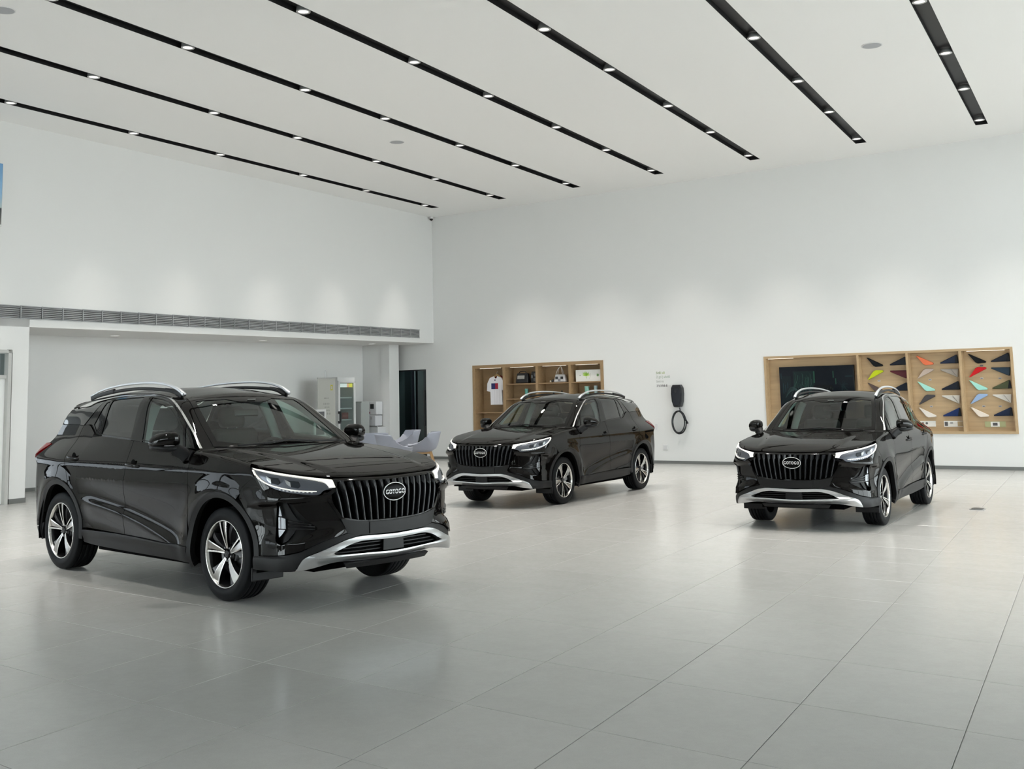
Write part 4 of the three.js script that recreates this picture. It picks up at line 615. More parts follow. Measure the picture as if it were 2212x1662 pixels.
// the jerseys on their hanger
{
  const body = [[-0.05, 0.37], [-0.17, 0.33], [-0.25, 0.2], [-0.265, 0.02], [-0.17, 0.0], [-0.155, 0.1], [-0.15, -0.31], [0.19, -0.31], [0.175, 0.1], [0.19, 0.03], [0.265, 0.03], [0.25, 0.22], [0.17, 0.33], [0.05, 0.37], [0.035, 0.325], [0, 0.31], [-0.035, 0.325]];
  const fold = (g, a) => { const p = g.attributes.position; for (let i = 0; i < p.count; i++) p.setZ(i, p.getZ(i) + a * Math.sin(p.getX(i) * 28) * (0.4 - p.getY(i))); g.computeVertexNormals(); return g; };
  const white = thing('jersey', 'white short-sleeved jersey with a blue and red chest print, in front', 'jersey', [-15.945, 1.615, ZB - 0.09]), c = mat(0.72, 0.71, 0.74, 0.9);
  obj('shirt', fold(slab(body, 0.02, [], 0.008), 0.012), c, white);
  obj('chest_print', box(0.115, 0.14, 0.003, [-0.063, 0.13, 0.032]), mat(0.02, 0.025, 0.12, 0.8), white); obj('chest_print', box(0.085, 0.14, 0.003, [0.037, 0.13, 0.032]), mat(0.3, 0.01, 0.03, 0.8), white);
  obj('crest', cyl(0.018, 0.018, 0.004, [-0.01, 0.275, 0.031], [Math.PI / 2, 0, 0], 12), mat(0.08, 0.05, 0.09, 0.7), white);
  for (const x of [-0.1, -0.03, 0.04, 0.11]) obj('pinstripe', box(0.006, 0.36, 0.002, [x, -0.13, 0.03]), mat(0.6, 0.58, 0.62, 0.9), white);
  const red = thing('jersey', 'dark red jersey hanging behind the white one', 'jersey', [-15.955, 1.62, ZB - 0.2]);
  obj('shirt', fold(slab(body.map(([x, y]) => [x * 1.04 - 0.008, y * 1.0 + 0.02]), 0.02, [], 0.008), 0.01), mat(0.2, 0.012, 0.02, 0.9), red);
  const h = thing('coat_hanger', 'wooden coat hanger carrying the jerseys', 'hanger', [-15.945, 1.97, ZB - 0.13]);
  const arm = new THREE.CatmullRomCurve3([[-0.16, -0.07, 0], [-0.08, 0.0, 0], [0, 0.045, 0], [0.08, 0.0, 0], [0.16, -0.07, 0]].map((p) => new THREE.Vector3(...p)));
  obj('arm', new THREE.TubeGeometry(arm, 30, 0.021, 8), mat(0.5, 0.31, 0.13, 0.4), h);
  obj('hook', new THREE.TubeGeometry(new THREE.CatmullRomCurve3([[0, 0.05, 0], [0, 0.1, 0], [0.02, 0.125, 0], [0.035, 0.105, 0]].map((p) => new THREE.Vector3(...p))), 16, 0.005, 6), mat(0.4, 0.38, 0.33, 0.3, 1), h);
}
// bags
{
  const bagBody = (w, h, d, taper) => { const g = new RoundedBoxGeometry(w, h, d, 5, 0.03), p = g.attributes.position; for (let i = 0; i < p.count; i++) { const t = p.getY(i) / h + 0.5; p.setX(i, p.getX(i) * (1 - taper * t)); p.setZ(i, p.getZ(i) * (1 - 0.4 * t)); } g.translate(0, h / 2, 0); g.computeVertexNormals(); return g; };
  const black = thing('handbag', 'black handbag with a silver flap on the shelf beside the jerseys', 'bag', [-15.18, 1.795, ZB - 0.13]), leather = phys(0.012, 0.012, 0.014, 0.3);
  obj('body', bagBody(0.37, 0.24, 0.14, 0.18), leather, black); obj('flap', rbox(0.2, 0.085, 0.02, 0.008, [-0.02, 0.14, 0.06], [-0.2, 0, 0]), mat(0.4, 0.38, 0.36, 0.35, 0.6), black);
  obj('handle', new THREE.TubeGeometry(new THREE.CatmullRomCurve3([[-0.11, 0.22, 0], [-0.08, 0.27, 0.01], [0.08, 0.27, 0.01], [0.11, 0.22, 0]].map((p) => new THREE.Vector3(...p))), 20, 0.011, 8), leather, black);
  const pouch = thing('pouch', 'dark patterned pouch leaning beside the black handbag', 'bag', [-14.87, 1.795, ZB - 0.17], -0.2);
  obj('body', bagBody(0.22, 0.27, 0.1, 0.12), mat(0.035, 0.038, 0.042, 0.45), pouch); for (const [x, y] of [[-0.05, 0.15], [0.05, 0.19], [0.03, 0.08]]) obj('patch', rbox(0.06, 0.07, 0.008, 0.003, [x, y, 0.045]), mat(0.16, 0.165, 0.17, 0.5), pouch);
  const wb = thing('handbag', 'small white patterned handbag with a tall looped strap', 'bag', [-14.13, 1.795, ZB - 0.14]);
  obj('body', bagBody(0.34, 0.18, 0.11, 0.22), mat(0.62, 0.61, 0.62, 0.6), wb); for (const [x, y, c] of [[-0.08, 0.1, 0.03], [0.06, 0.1, 0.03], [-0.01, 0.05, 0.25]]) obj('patch', rbox(0.07, 0.06, 0.01, 0.004, [x, y, 0.05]), mat(c, c, c * 1.1, 0.6), wb);
  for (const s of [0, 0.035]) obj('strap', new THREE.TubeGeometry(new THREE.CatmullRomCurve3([[-0.08 - s, 0.16, s], [-0.05, 0.3, s], [0.0 + s, 0.365, s], [0.05, 0.3, s], [0.08, 0.16, s]].map((p) => new THREE.Vector3(...p))), 24, 0.006, 6), mat(0.6, 0.58, 0.54, 0.4, 0.4), wb);
  const trk = thing('key_fob', 'small black and white key fob lying beside the white handbag', 'key fob', [-14.36, 1.806, ZB - 0.12]); obj('body', rbox(0.07, 0.05, 0.03, 0.012, [0.02, 0.025, 0], [0, 0, 0.5]), mat(0.02, 0.02, 0.02, 0.4), trk); obj('tag', rbox(0.04, 0.035, 0.012, 0.004, [-0.04, 0.018, 0]), mat(0.7, 0.65, 0.55, 0.6), trk);
  const cartonMap = (() => { const c = document.createElement('canvas'); c.width = 512; c.height = 192; const k = c.getContext('2d'); k.fillStyle = '#e9e9e5'; k.fillRect(0, 0, 512, 192); const leaf = (x, y, a, l, w, col) => { k.save(); k.translate(x, y); k.rotate(a); k.fillStyle = col; k.beginPath(); k.moveTo(0, 0); k.quadraticCurveTo(l / 2, -w, l, 0); k.quadraticCurveTo(l / 2, w, 0, 0); k.fill(); k.restore(); };
    for (let i = 0; i < 26; i++) leaf(200, 105, -Math.PI * (0.05 + 0.9 * rnd()), 50 + 45 * rnd(), 12, ['#a9cf4a', '#8fbf3c', '#c3dd78', '#7fae3d'][i % 4]); leaf(200, 100, 1.5, 50, 10, '#9bc552'); for (let i = 0; i < 8; i++) leaf(425, 92, i * 0.8, 30, 9, ['#5f9a43', '#4f8a3c'][i % 2]); k.fillStyle = '#8a8f86'; k.fillRect(70, 86, 26, 10); k.strokeStyle = '#a8a8a0'; k.lineWidth = 3; k.beginPath(); k.arc(195, 80, 92, -0.3, 0.9); k.stroke();
    const t = new THREE.CanvasTexture(c); t.colorSpace = THREE.SRGBColorSpace; return t; })();
  const cb = thing('gift_box', 'long white box printed with green leaves at the right end of the oak shelf', 'box', [-13.33, 1.793, ZB - 0.14], 0.02);
  obj('carton', rbox(0.7, 0.265, 0.12, 0.006, [0, 0.1325, 0]), mat(0.75, 0.75, 0.73, 0.6), cb); obj('print', new THREE.PlaneGeometry(0.69, 0.255).translate(0, 0.1325, 0.0606), new THREE.MeshStandardMaterial({ map: cartonMap, roughness: 0.6 }), cb);
  const cup = (p, l, c, r, h, lid) => { const t = thing('tumbler', l, 'cup', p); obj('body', new THREE.LatheGeometry([[0.001, 0], [r * 0.75, 0], [r * 0.78, 0.006], [r, h], [r * 0.94, h], [r * 0.7, 0.012]].map((q) => new THREE.Vector2(...q)), 28), c, t); obj('lid', new THREE.LatheGeometry([[r * 1.04, h - 0.006], [r * 1.04, h + 0.012], [r * 0.8, h + 0.02], [0.001, h + 0.02]].map((q) => new THREE.Vector2(...q)), 28), lid, t); };
  cup([-15.09, 1.447, ZB - 0.13], 'slim teal tumbler on the second shelf under the black handbag', phys(0.12, 0.42, 0.36, 0.3), 0.042, 0.2, mat(0.2, 0.45, 0.4, 0.4));
  cup([-13.425, 1.447, ZB - 0.13], 'wide mint green cup under the printed box', phys(0.3, 0.58, 0.48, 0.35), 0.055, 0.225, mat(0.4, 0.62, 0.54, 0.4));
  cup([-13.19, 1.447, ZB - 0.13], 'narrow pale blue cup at the right end of the shelf', phys(0.45, 0.62, 0.64, 0.35), 0.042, 0.232, mat(0.6, 0.72, 0.74, 0.4));
  [[-14.33, 'small dark bottle on the left under the white handbag', 0.135], [-14.1, 'small black bottle on the right under the white handbag', 0.14]].forEach(([x, l, h]) => { const t = thing('bottle', l, 'bottle', [x, 1.447, ZB - 0.13]); obj('body', new THREE.LatheGeometry([[0.001, 0], [0.032, 0], [0.034, h * 0.6], [0.014, h * 0.75], [0.014, h]].map((q) => new THREE.Vector2(...q)), 24), phys(0.02, 0.02, 0.024, 0.2), t); obj('cap', cyl(0.017, 0.017, 0.03, [0, h, 0]), mat(0.01, 0.01, 0.01, 0.4), t); });
}
// the screen
{
  const tv = thing('television', 'large black flat screen in the oak wall case', 'television', [-8.07, 1.515, ZB - 0.1]);
  obj('casing', rbox(1.52, 0.9, 0.05, 0.008), mat(0.008, 0.008, 0.009, 0.4), tv);
  const c = document.createElement('canvas'); c.width = 512; c.height = 300; const k = c.getContext('2d'); k.fillStyle = '#030a14'; k.fillRect(0, 0, 512, 300);
  const stroke = (col, w, pts) => { k.strokeStyle = col; k.lineWidth = w; k.beginPath(); k.moveTo(pts[0], pts[1]); k.bezierCurveTo(pts[2], pts[3], pts[4], pts[5], pts[6], pts[7]); k.stroke(); };
  k.fillStyle = '#0d2422'; k.fillRect(95, 30, 150, 110); k.fillStyle = '#0a1a1c'; k.fillRect(10, 60, 70, 190); for (let i = 0; i < 46; i++) { const x = 100 + 140 * rnd(), y = 40 + 110 * rnd(); stroke(['#1f4a3c', '#2f5c4a', '#17332e', '#3c5a52'][i % 4], 1 + 2 * rnd(), [x, y, x + 20 * rnd(), y + 30, x - 30 * rnd(), y + 60, x + 40 * rnd() - 20, y + 80]); }
  for (let i = 0; i < 10; i++) stroke('#33504a', 2, [150, 190, 140 - 8 * i, 160 - 9 * i, 120 - 7 * i, 170, 90 - 6 * i, 130 + 9 * i]); k.fillStyle = '#2d5d47'; k.fillRect(238, 32, 9, 80); k.fillRect(372, 34, 6, 46); k.fillRect(388, 84, 5, 40); k.fillStyle = '#1b2e33'; k.fillRect(455, 68, 52, 7);
  for (let i = 0; i < 14; i++) stroke('#152a2c', 2, [390 + 90 * rnd(), 90 + 60 * rnd(), 420, 120, 450, 150, 400 + 90 * rnd(), 180]); k.fillStyle = '#010305'; k.fillRect(235, 128, 130, 60); k.fillStyle = '#39433f'; for (const x of [272, 302, 330, 352, 366]) k.fillRect(x, 140 + (x % 4) * 4, 4, 14); k.fillStyle = '#1a3a40'; for (const [x, y, h] of [[22, 110, 70], [36, 120, 50], [52, 105, 40], [8, 40, 40]]) k.fillRect(x, y, 4, h);
  const t = new THREE.CanvasTexture(c); t.colorSpace = THREE.SRGBColorSpace;
  obj('screen', new THREE.PlaneGeometry(1.5, 0.875).translate(0, 0.004, 0.0265), new THREE.MeshPhysicalMaterial({ color: 0x000000, emissive: 0xffffff, emissiveMap: t, emissiveIntensity: 0.9, roughness: 0.12, specularIntensity: 0.25 }), tv);
}
// coloured sample pieces: four outlines, pillowed
{
  const A = [[-0.156, 0.093], [-0.13, 0.09], [0.145, -0.05], [0.156, -0.068], [0.14, -0.084], [0.01, -0.09], [-0.03, -0.07]], B = A.map(([x, y]) => [x, -y]).reverse();
  const C = [[-0.16, -0.072], [-0.16, -0.05], [0.128, 0.084], [0.143, 0.08], [0.158, -0.07]], D = C.map(([x, y]) => [x, -y]).reverse();
  const geo = [A, B, C, D].map((o) => { const g = slab(o, 0.012, [], 0.01); const p = g.attributes.position; for (let i = 0; i < p.count; i++) p.setZ(i, p.getZ(i) > 0.01 ? p.getZ(i) + 0.012 * Math.max(0, 1 - Math.abs(p.getX(i)) / 0.17) : p.getZ(i)); g.computeVertexNormals(); return g; });
  const endC = slab([[0.1, -0.072], [0.128, 0.074], [0.15, 0.07], [0.162, -0.07]], 0.02, [], 0.006), endD = slab([[0.1, 0.072], [0.162, 0.07], [0.15, -0.07], [0.128, -0.074]], 0.02, [], 0.006);
  const lineD = box(0.006, 0.16, 0.004, [0.075, 0.0, 0.034], [0, 0, 0.62]);
  const P = { black: [0.006, 0.007, 0.009], navyblack: [0.007, 0.01, 0.02], lime: [0.5, 0.58, 0.02], maroon: [0.09, 0.012, 0.018], brown: [0.085, 0.06, 0.055], orange: [0.85, 0.2, 0.09], blush: [0.5, 0.4, 0.34], mint: [0.34, 0.66, 0.58], charcoal: [0.07, 0.065, 0.07], ivory: [0.72, 0.67, 0.62], navy: [0.012, 0.02, 0.05], taupe: [0.36, 0.32, 0.28], stone: [0.6, 0.57, 0.52], royal: [0.012, 0.03, 0.12], red: [0.55, 0.015, 0.02], teal: [0.02, 0.04, 0.065], olive: [0.065, 0.075, 0.035], sky: [0.3, 0.42, 0.64], cream: [0.72, 0.64, 0.56] };
  const say = { black: 'black', navyblack: 'blue-black', lime: 'lime green', maroon: 'maroon', brown: 'brown', orange: 'orange', blush: 'beige pink', mint: 'mint green', charcoal: 'charcoal grey', ivory: 'ivory white', navy: 'dark navy', taupe: 'taupe grey', stone: 'stone white', royal: 'royal blue', red: 'red', teal: 'dark teal', olive: 'olive green', sky: 'sky blue', cream: 'cream' };
  const cols = [['left', 'case bay beside the screen', [[-6.909, -6.467]], ['black', 'lime', 'brown'], ['navyblack', 'maroon', 'navyblack']], ['middle', 'middle bay of samples', [[-5.975, -5.54]], ['orange', 'blush', 'mint', 'charcoal', 'ivory'], ['navy', 'taupe', 'navyblack', 'stone', 'royal']], ['right', 'right-hand bay of samples', [[-5.05, -4.652]], ['black', 'red', 'mint', 'sky', 'cream'], ['navyblack', 'teal', 'olive', 'stone', 'navy']]];
  const rowWord = ['top', 'second', 'third', 'fourth', 'bottom'];
  cols.forEach(([, where, [[xl, xr]], L, R], s) => [[xl, L, 0], [xr, R, 2]].forEach(([x, list, base]) => list.forEach((c, r) => {
    const t = thing('colour_sample', `${say[c]} ${base ? 'broad' : 'slender'} fin-shaped sample in the ${rowWord[r]} row, ${where}`, 'colour sample', [x + (s === 1 ? -0.003 * r : s === 2 ? -0.005 * r : -0.004 * r), 2.0 - 0.2435 * r, ZB - 0.137], 0, 'coloured samples in the oak case');
    obj('fin', geo[base + r % 2], dull(...P[c], 0.3, 0.3), t);
    if (base && r % 2 === 0) obj('end_piece', endC, dull(0.005, 0.006, 0.01, 0.3, 0.3), t);
    if (base && (c === 'stone' || c === 'taupe')) obj('seam', lineD, mat(0.2, 0.19, 0.18, 0.5), t);
  })));
  const small = (name, l, [a, b, c, d], m) => { const t = thing(name, l, 'card', [(a + c) / 2, (b + d) / 2, ZB - 0.1455]); obj('sheet', box(c - a, d - b, 0.006), m, t); return t; };
  const paper = mat(0.72, 0.71, 0.68, 0.7), ink = mat(0.08, 0.08, 0.085, 0.6), kraft = mat(0.4, 0.3, 0.17, 0.7);
  let t = small('info_card', 'white card with dark dots under the ivory sample, partly behind the car', [-6.14, 0.765, -5.86, 0.872], paper); obj('picture', cyl(0.022, 0.022, 0.004, [-0.02, 0.01, 0.004], [Math.PI / 2, 0, 0], 14), ink, t); obj('picture', cyl(0.018, 0.018, 0.004, [-0.09, 0.012, 0.004], [Math.PI / 2, 0, 0], 14), ink, t);
  t = small('info_card', 'white card with a black picture and brown end under the royal blue sample', [-5.713, 0.762, -5.38, 0.87], paper); obj('picture', rbox(0.055, 0.075, 0.004, 0.001, [-0.125, 0, 0.004]), ink, t); obj('print', box(0.05, 0.03, 0.004, [-0.03, 0.02, 0.004]), mat(0.3, 0.3, 0.3, 0.7), t); obj('end', box(0.09, 0.09, 0.004, [0.12, 0, 0.004]), kraft, t);
  t = small('info_card', 'greenish card with a white centre under the right-hand bay of samples', [-5.0, 0.755, -4.65, 0.857], mat(0.36, 0.37, 0.2, 0.7)); obj('sheet', box(0.15, 0.088, 0.004, [0.0, 0, 0.004]), paper, t); obj('picture', rbox(0.08, 0.05, 0.004, 0.001, [0, 0.002, 0.007]), ink, t);
  const lab = (x, y, l, c = 0.5) => { const t = thing('name_tag', l, 'tag', [x, y, ZB - 0.1455]); obj('plate', box(0.05, 0.026, 0.006), mat(c, c, c * 1.02, 0.5), t); obj('print', box(0.036, 0.01, 0.003, [0, 0, 0.004]), mat(0.1, 0.1, 0.12, 0.6), t); };
  lab(-6.859, 1.639, 'tiny name tag below the lime green sample'); lab(-5.911, 1.637, 'tiny name tag below the beige pink sample'); lab(-5.919, 1.139, 'tiny name tag below the charcoal grey sample'); lab(-4.982, 1.87, 'tiny name tag above the red sample', 0.15); lab(-4.998, 1.639, 'tiny name tag below the red sample'); lab(-4.997, 1.132, 'tiny name tag below the sky blue sample'); lab(-4.688, 1.63, 'tiny name tag below the dark teal sample', 0.3); lab(-4.72, 1.128, 'tiny name tag below the right-hand stone white sample', 0.3);
}
// wall charger with its coiled cable, the lettering beside it, the socket
{
  const w = thing('wall_charger', 'black wall charger with a coiled cable hanging under it', 'charger', [-11.05, 1.43, ZB]), b = phys(0.008, 0.009, 0.013, 0.25);
  const o = [[-0.085, 0.235], [0.085, 0.235], [0.122, 0.17], [0.13, 0.05], [0.115, -0.12], [0.08, -0.225], [0.05, -0.24], [-0.05, -0.24], [-0.08, -0.225], [-0.115, -0.12], [-0.13, 0.05], [-0.122, 0.17]];
  obj('housing', slab(o, 0.1, [], 0.025).translate(0, 0, 0.025), b, w); obj('front_cover', slab(o.map(([x, y]) => [x * 0.72, y * 0.76 - 0.02]), 0.012, [], 0.008).translate(0, 0, 0.14), phys(0.014, 0.016, 0.022, 0.18), w); obj('plug_holder', cyl(0.035, 0.03, 0.05, [0, 0.1, 0.15], [Math.PI / 2, 0, 0]), b, w);
  const loop = (rx, ry, cx, cy, z, a0, a1) => Array.from({ length: 25 }, (_, i) => { const a = a0 + (a1 - a0) * i / 24; return new THREE.Vector3(cx + rx * Math.sin(a), cy + ry * Math.cos(a) * (Math.cos(a) < 0 ? 1.1 : 0.95), z + 0.012 * Math.sin(a * 2)); });
  const pts = [new THREE.Vector3(0.02, -0.25, 0.05), new THREE.Vector3(0.03, -0.29, 0.05), ...loop(0.155, 0.225, 0.005, -0.54, 0.05, 0.2, 6.2), ...loop(0.165, 0.235, 0.008, -0.54, 0.075, 6.3 - 6.28, 6.1), ...loop(0.145, 0.22, 0.0, -0.53, 0.095, 0.1, 5.9)];
  obj('cable', new THREE.TubeGeometry(new THREE.CatmullRomCurve3(pts), 220, 0.013, 8), b, w);
  obj('cable_loop', new THREE.TubeGeometry(new THREE.CatmullRomCurve3([[-0.15, -0.62, 0.05], [-0.12, -0.74, 0.05], [-0.03, -0.805, 0.05], [0.06, -0.78, 0.05], [0.12, -0.69, 0.05]].map((p) => new THREE.Vector3(...p))), 40, 0.006, 8), b, w);
  obj('plug', joined(cyl(0.022, 0.03, 0.12, [0.15, -0.47, 0.09], [0, 0, 0.35]), cyl(0.016, 0.02, 0.1, [0.195, -0.41 - 0.13, 0.09], [0, 0, 0.5])), b, w);
  const tx = new THREE.CanvasTexture((() => { const c = document.createElement('canvas'); c.width = 512; c.height = 512; const k = c.getContext('2d'); 
    const row = (y, h, wd, cols, heavy, glyphs) => { let x = 10; for (let i = 0; i < glyphs.length; i++) { k.fillStyle = cols[Math.floor(i * cols.length / glyphs.length)]; k.font = `${heavy ? 'bold ' : ''}${h}px sans-serif`; k.fillText(glyphs[i], x, y, wd / glyphs.length * 1.05); x += wd / glyphs.length; } };
    row(105, 92, 300, ['#93a07c', '#a9b47a'], true, 'SmBiu0'); row(225, 92, 470, ['#9fa99a', '#8fa48f'], false, 'ZigtiJuAvV0'); row(350, 84, 250, ['#8e8f8a'], false, 'Duvtivs'); row(480, 92, 390, ['#66646a', '#565358'], true, '3VXNk8');
    return c; })()); tx.colorSpace = THREE.SRGBColorSpace;
  const wt = thing('wall_lettering', 'four short lines of green and grey lettering on the white wall beside the charger', 'lettering', [-11.41, 1.795, ZB + 0.002]); obj('print', new THREE.PlaneGeometry(0.36, 0.38), new THREE.MeshStandardMaterial({ map: tx, roughness: 0.85, transparent: true }), wt);
  const so = thing('wall_socket', 'white wall socket low on the back wall under the charger', 'socket', [-11.42, 0.34, ZB]); obj('plate', rbox(0.12, 0.12, 0.014, 0.005, [0, 0, 0.007]), mat(0.7, 0.7, 0.7, 0.4), so); obj('insert', rbox(0.08, 0.08, 0.006, 0.003, [0, 0, 0.016]), mat(0.62, 0.62, 0.63, 0.4), so);
  const sw = thing('wall_switch', 'small pale switch plate on the back wall right of the middle car', 'switch', [-11.62, 0.78, ZB]); obj('plate', rbox(0.06, 0.12, 0.012, 0.004, [0, 0, 0.006]), mat(0.68, 0.68, 0.69, 0.4), sw);
  const fb = thing('floor_box', 'small dark metal floor socket to the right of the cars', 'floor socket', [-3.53, 0, -14.75], 0.1); obj('lid', rbox(0.13, 0.016, 0.13, 0.004, [0, 0.008, 0]), mat(0.12, 0.12, 0.12, 0.35, 0.8), fb); obj('rim', joined(box(0.16, 0.008, 0.02, [0, 0.004, 0.075]), box(0.16, 0.008, 0.02, [0, 0.004, -0.075]), box(0.02, 0.008, 0.16, [0.075, 0.004, 0]), box(0.02, 0.008, 0.16, [-0.075, 0.004, 0])), mat(0.4, 0.4, 0.4, 0.3, 0.9), fb);
  const cc = thing('security_camera', 'small dome camera in the corner under the ceiling', 'camera', [-17.7, 5.99, ZB + 0.12]); obj('bracket', cyl(0.055, 0.05, 0.05, [0, 0.02, 0]), mat(0.7, 0.7, 0.7, 0.4), cc); obj('dome', place(new THREE.SphereGeometry(0.042, 20, 14), [0, -0.012, 0.0]), phys(0.004, 0.004, 0.005, 0.1), cc);
}
// glass doorway at the end of the back wall, with the dark room behind it
{
  const dg = new THREE.MeshPhysicalMaterial({ color: new THREE.Color().setRGB(0.35, 0.43, 0.43), roughness: 0, transmission: 1, thickness: 0, ior: 1.55 });
  const d = struct('door_1', joined(box(0.03, 2.2, 0.1, [-19.175, 1.1, ZB - 0.12]), box(0.03, 2.2, 0.1, [-18.065, 1.1, ZB - 0.12]), box(1.14, 0.03, 0.1, [-18.62, 2.2, ZB - 0.12])), mat(0.015, 0.017, 0.02, 0.4));
  obj('pane', box(0.56, 2.17, 0.012, [-18.88, 1.1, ZB - 0.12]), dg, d); obj('pane', box(0.4, 2.17, 0.012, [-18.28, 1.1, ZB - 0.1]), dg, d);
  obj('stile', box(0.05, 2.17, 0.05, [-18.585, 1.1, ZB - 0.12]), mat(0.006, 0.009, 0.016, 0.4), d); obj('stile', box(0.03, 2.17, 0.05, [-18.465, 1.1, ZB - 0.13]), mat(0.006, 0.009, 0.016, 0.4), d);
  obj('door_handle', rbox(0.035, 0.9, 0.04, 0.01, [-18.155, 1.25, ZB - 0.05]), mat(0.012, 0.012, 0.013, 0.3), d);
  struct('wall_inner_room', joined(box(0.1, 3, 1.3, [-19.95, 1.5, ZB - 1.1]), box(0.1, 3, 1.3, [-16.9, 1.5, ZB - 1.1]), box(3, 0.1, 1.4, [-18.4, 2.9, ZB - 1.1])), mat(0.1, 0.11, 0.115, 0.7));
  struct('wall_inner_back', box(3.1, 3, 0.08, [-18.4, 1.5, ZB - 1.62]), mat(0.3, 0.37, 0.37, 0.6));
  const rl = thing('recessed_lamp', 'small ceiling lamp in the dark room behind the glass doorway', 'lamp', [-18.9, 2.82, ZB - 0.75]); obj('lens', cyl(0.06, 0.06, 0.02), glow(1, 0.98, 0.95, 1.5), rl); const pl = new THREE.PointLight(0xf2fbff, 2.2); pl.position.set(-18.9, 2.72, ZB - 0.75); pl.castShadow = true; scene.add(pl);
  const ps = thing('wall_poster', 'small deep blue sign seen through the glass doorway', 'sign', [-18.76, 1.84, ZB - 1.56]); obj('panel', box(0.22, 0.3, 0.02), mat(0.01, 0.06, 0.2, 0.5), ps); for (const y of [0.06, 0, -0.06]) obj('print', box(0.13, 0.018, 0.004, [0, y, 0.012]), mat(0.08, 0.2, 0.42, 0.6), ps);
  const cab = thing('tall_cabinet', 'tall dark cabinet behind the glass doorway', 'cabinet', [-18.95, 0, ZB - 1.35]); obj('carcass', rbox(0.3, 2.4, 0.4, 0.01, [0, 1.2, 0]), mat(0.01, 0.012, 0.018, 0.5), cab);
}
// white door at the far left
{
  const f = mat(0.5, 0.5, 0.48, 0.45), za = -9.76, zb = -8.64, zc = (za + zb) / 2, x = leftX(zc);
  const bar = (w, h, dz, y, z, dx = 0) => box(w, h, dz, [dx, y, z - zc]);
  const d = struct('door_2', joined(bar(0.2, 2.4, 0.06, 1.2, za + 0.05, -0.06), bar(0.2, 2.4, 0.06, 1.2, zb - 0.05, -0.06), bar(0.2, 0.05, 1.1, 2.37, zc, -0.06), bar(0.12, 0.05, 1.1, 1.97, zc, -0.06)), f); d.position.set(x, 0, zc); d.rotation.y = LA;
  obj('door_leaf', box(0.05, 1.93, 1.0, [-0.06, 0.975, 0]), whitePaint, d); obj('transom_pane', box(0.012, 0.33, 1.0, [-0.06, 2.17, 0]), new THREE.MeshPhysicalMaterial({ color: new THREE.Color().setRGB(0.5, 0.55, 0.55), roughness: 0.05, transmission: 1, thickness: 0 }), d);
  struct('wall_behind_door', box(0.1, 3, 2, [x - 1.2, 1.5, zc]), mat(0.3, 0.32, 0.33, 0.8));
  const p = thing('light_box_poster', 'blue sky poster cut by the left edge of the photo', 'poster', [leftX(-8.6) + 0.03, 4.85, -8.55], LA);
  const c = document.createElement('canvas'); c.width = 64; c.height = 128; const k = c.getContext('2d'), gr = k.createLinearGradient(0, 0, 0, 128); gr.addColorStop(0, '#6f9fcb'); gr.addColorStop(0.5, '#8fb6d8'); gr.addColorStop(0.72, '#b9c4c6'); gr.addColorStop(0.74, '#3a3c40'); gr.addColorStop(1, '#8b8780'); k.fillStyle = gr; k.fillRect(0, 0, 64, 128); const t = new THREE.CanvasTexture(c); t.colorSpace = THREE.SRGBColorSpace;
  obj('frame', joined(box(0.04, 0.02, 1.9, [0, 0.5, 0]), box(0.04, 0.02, 1.9, [0, -0.5, 0]), box(0.04, 1, 0.02, [0, 0, -0.94]), box(0.04, 1, 0.02, [0, 0, 0.94])), mat(0.75, 0.75, 0.74, 0.4), p); obj('picture', new THREE.PlaneGeometry(1.86, 0.98).rotateY(Math.PI / 2).translate(0.012, 0, 0), new THREE.MeshStandardMaterial({ map: t, roughness: 0.5 }), p);
}
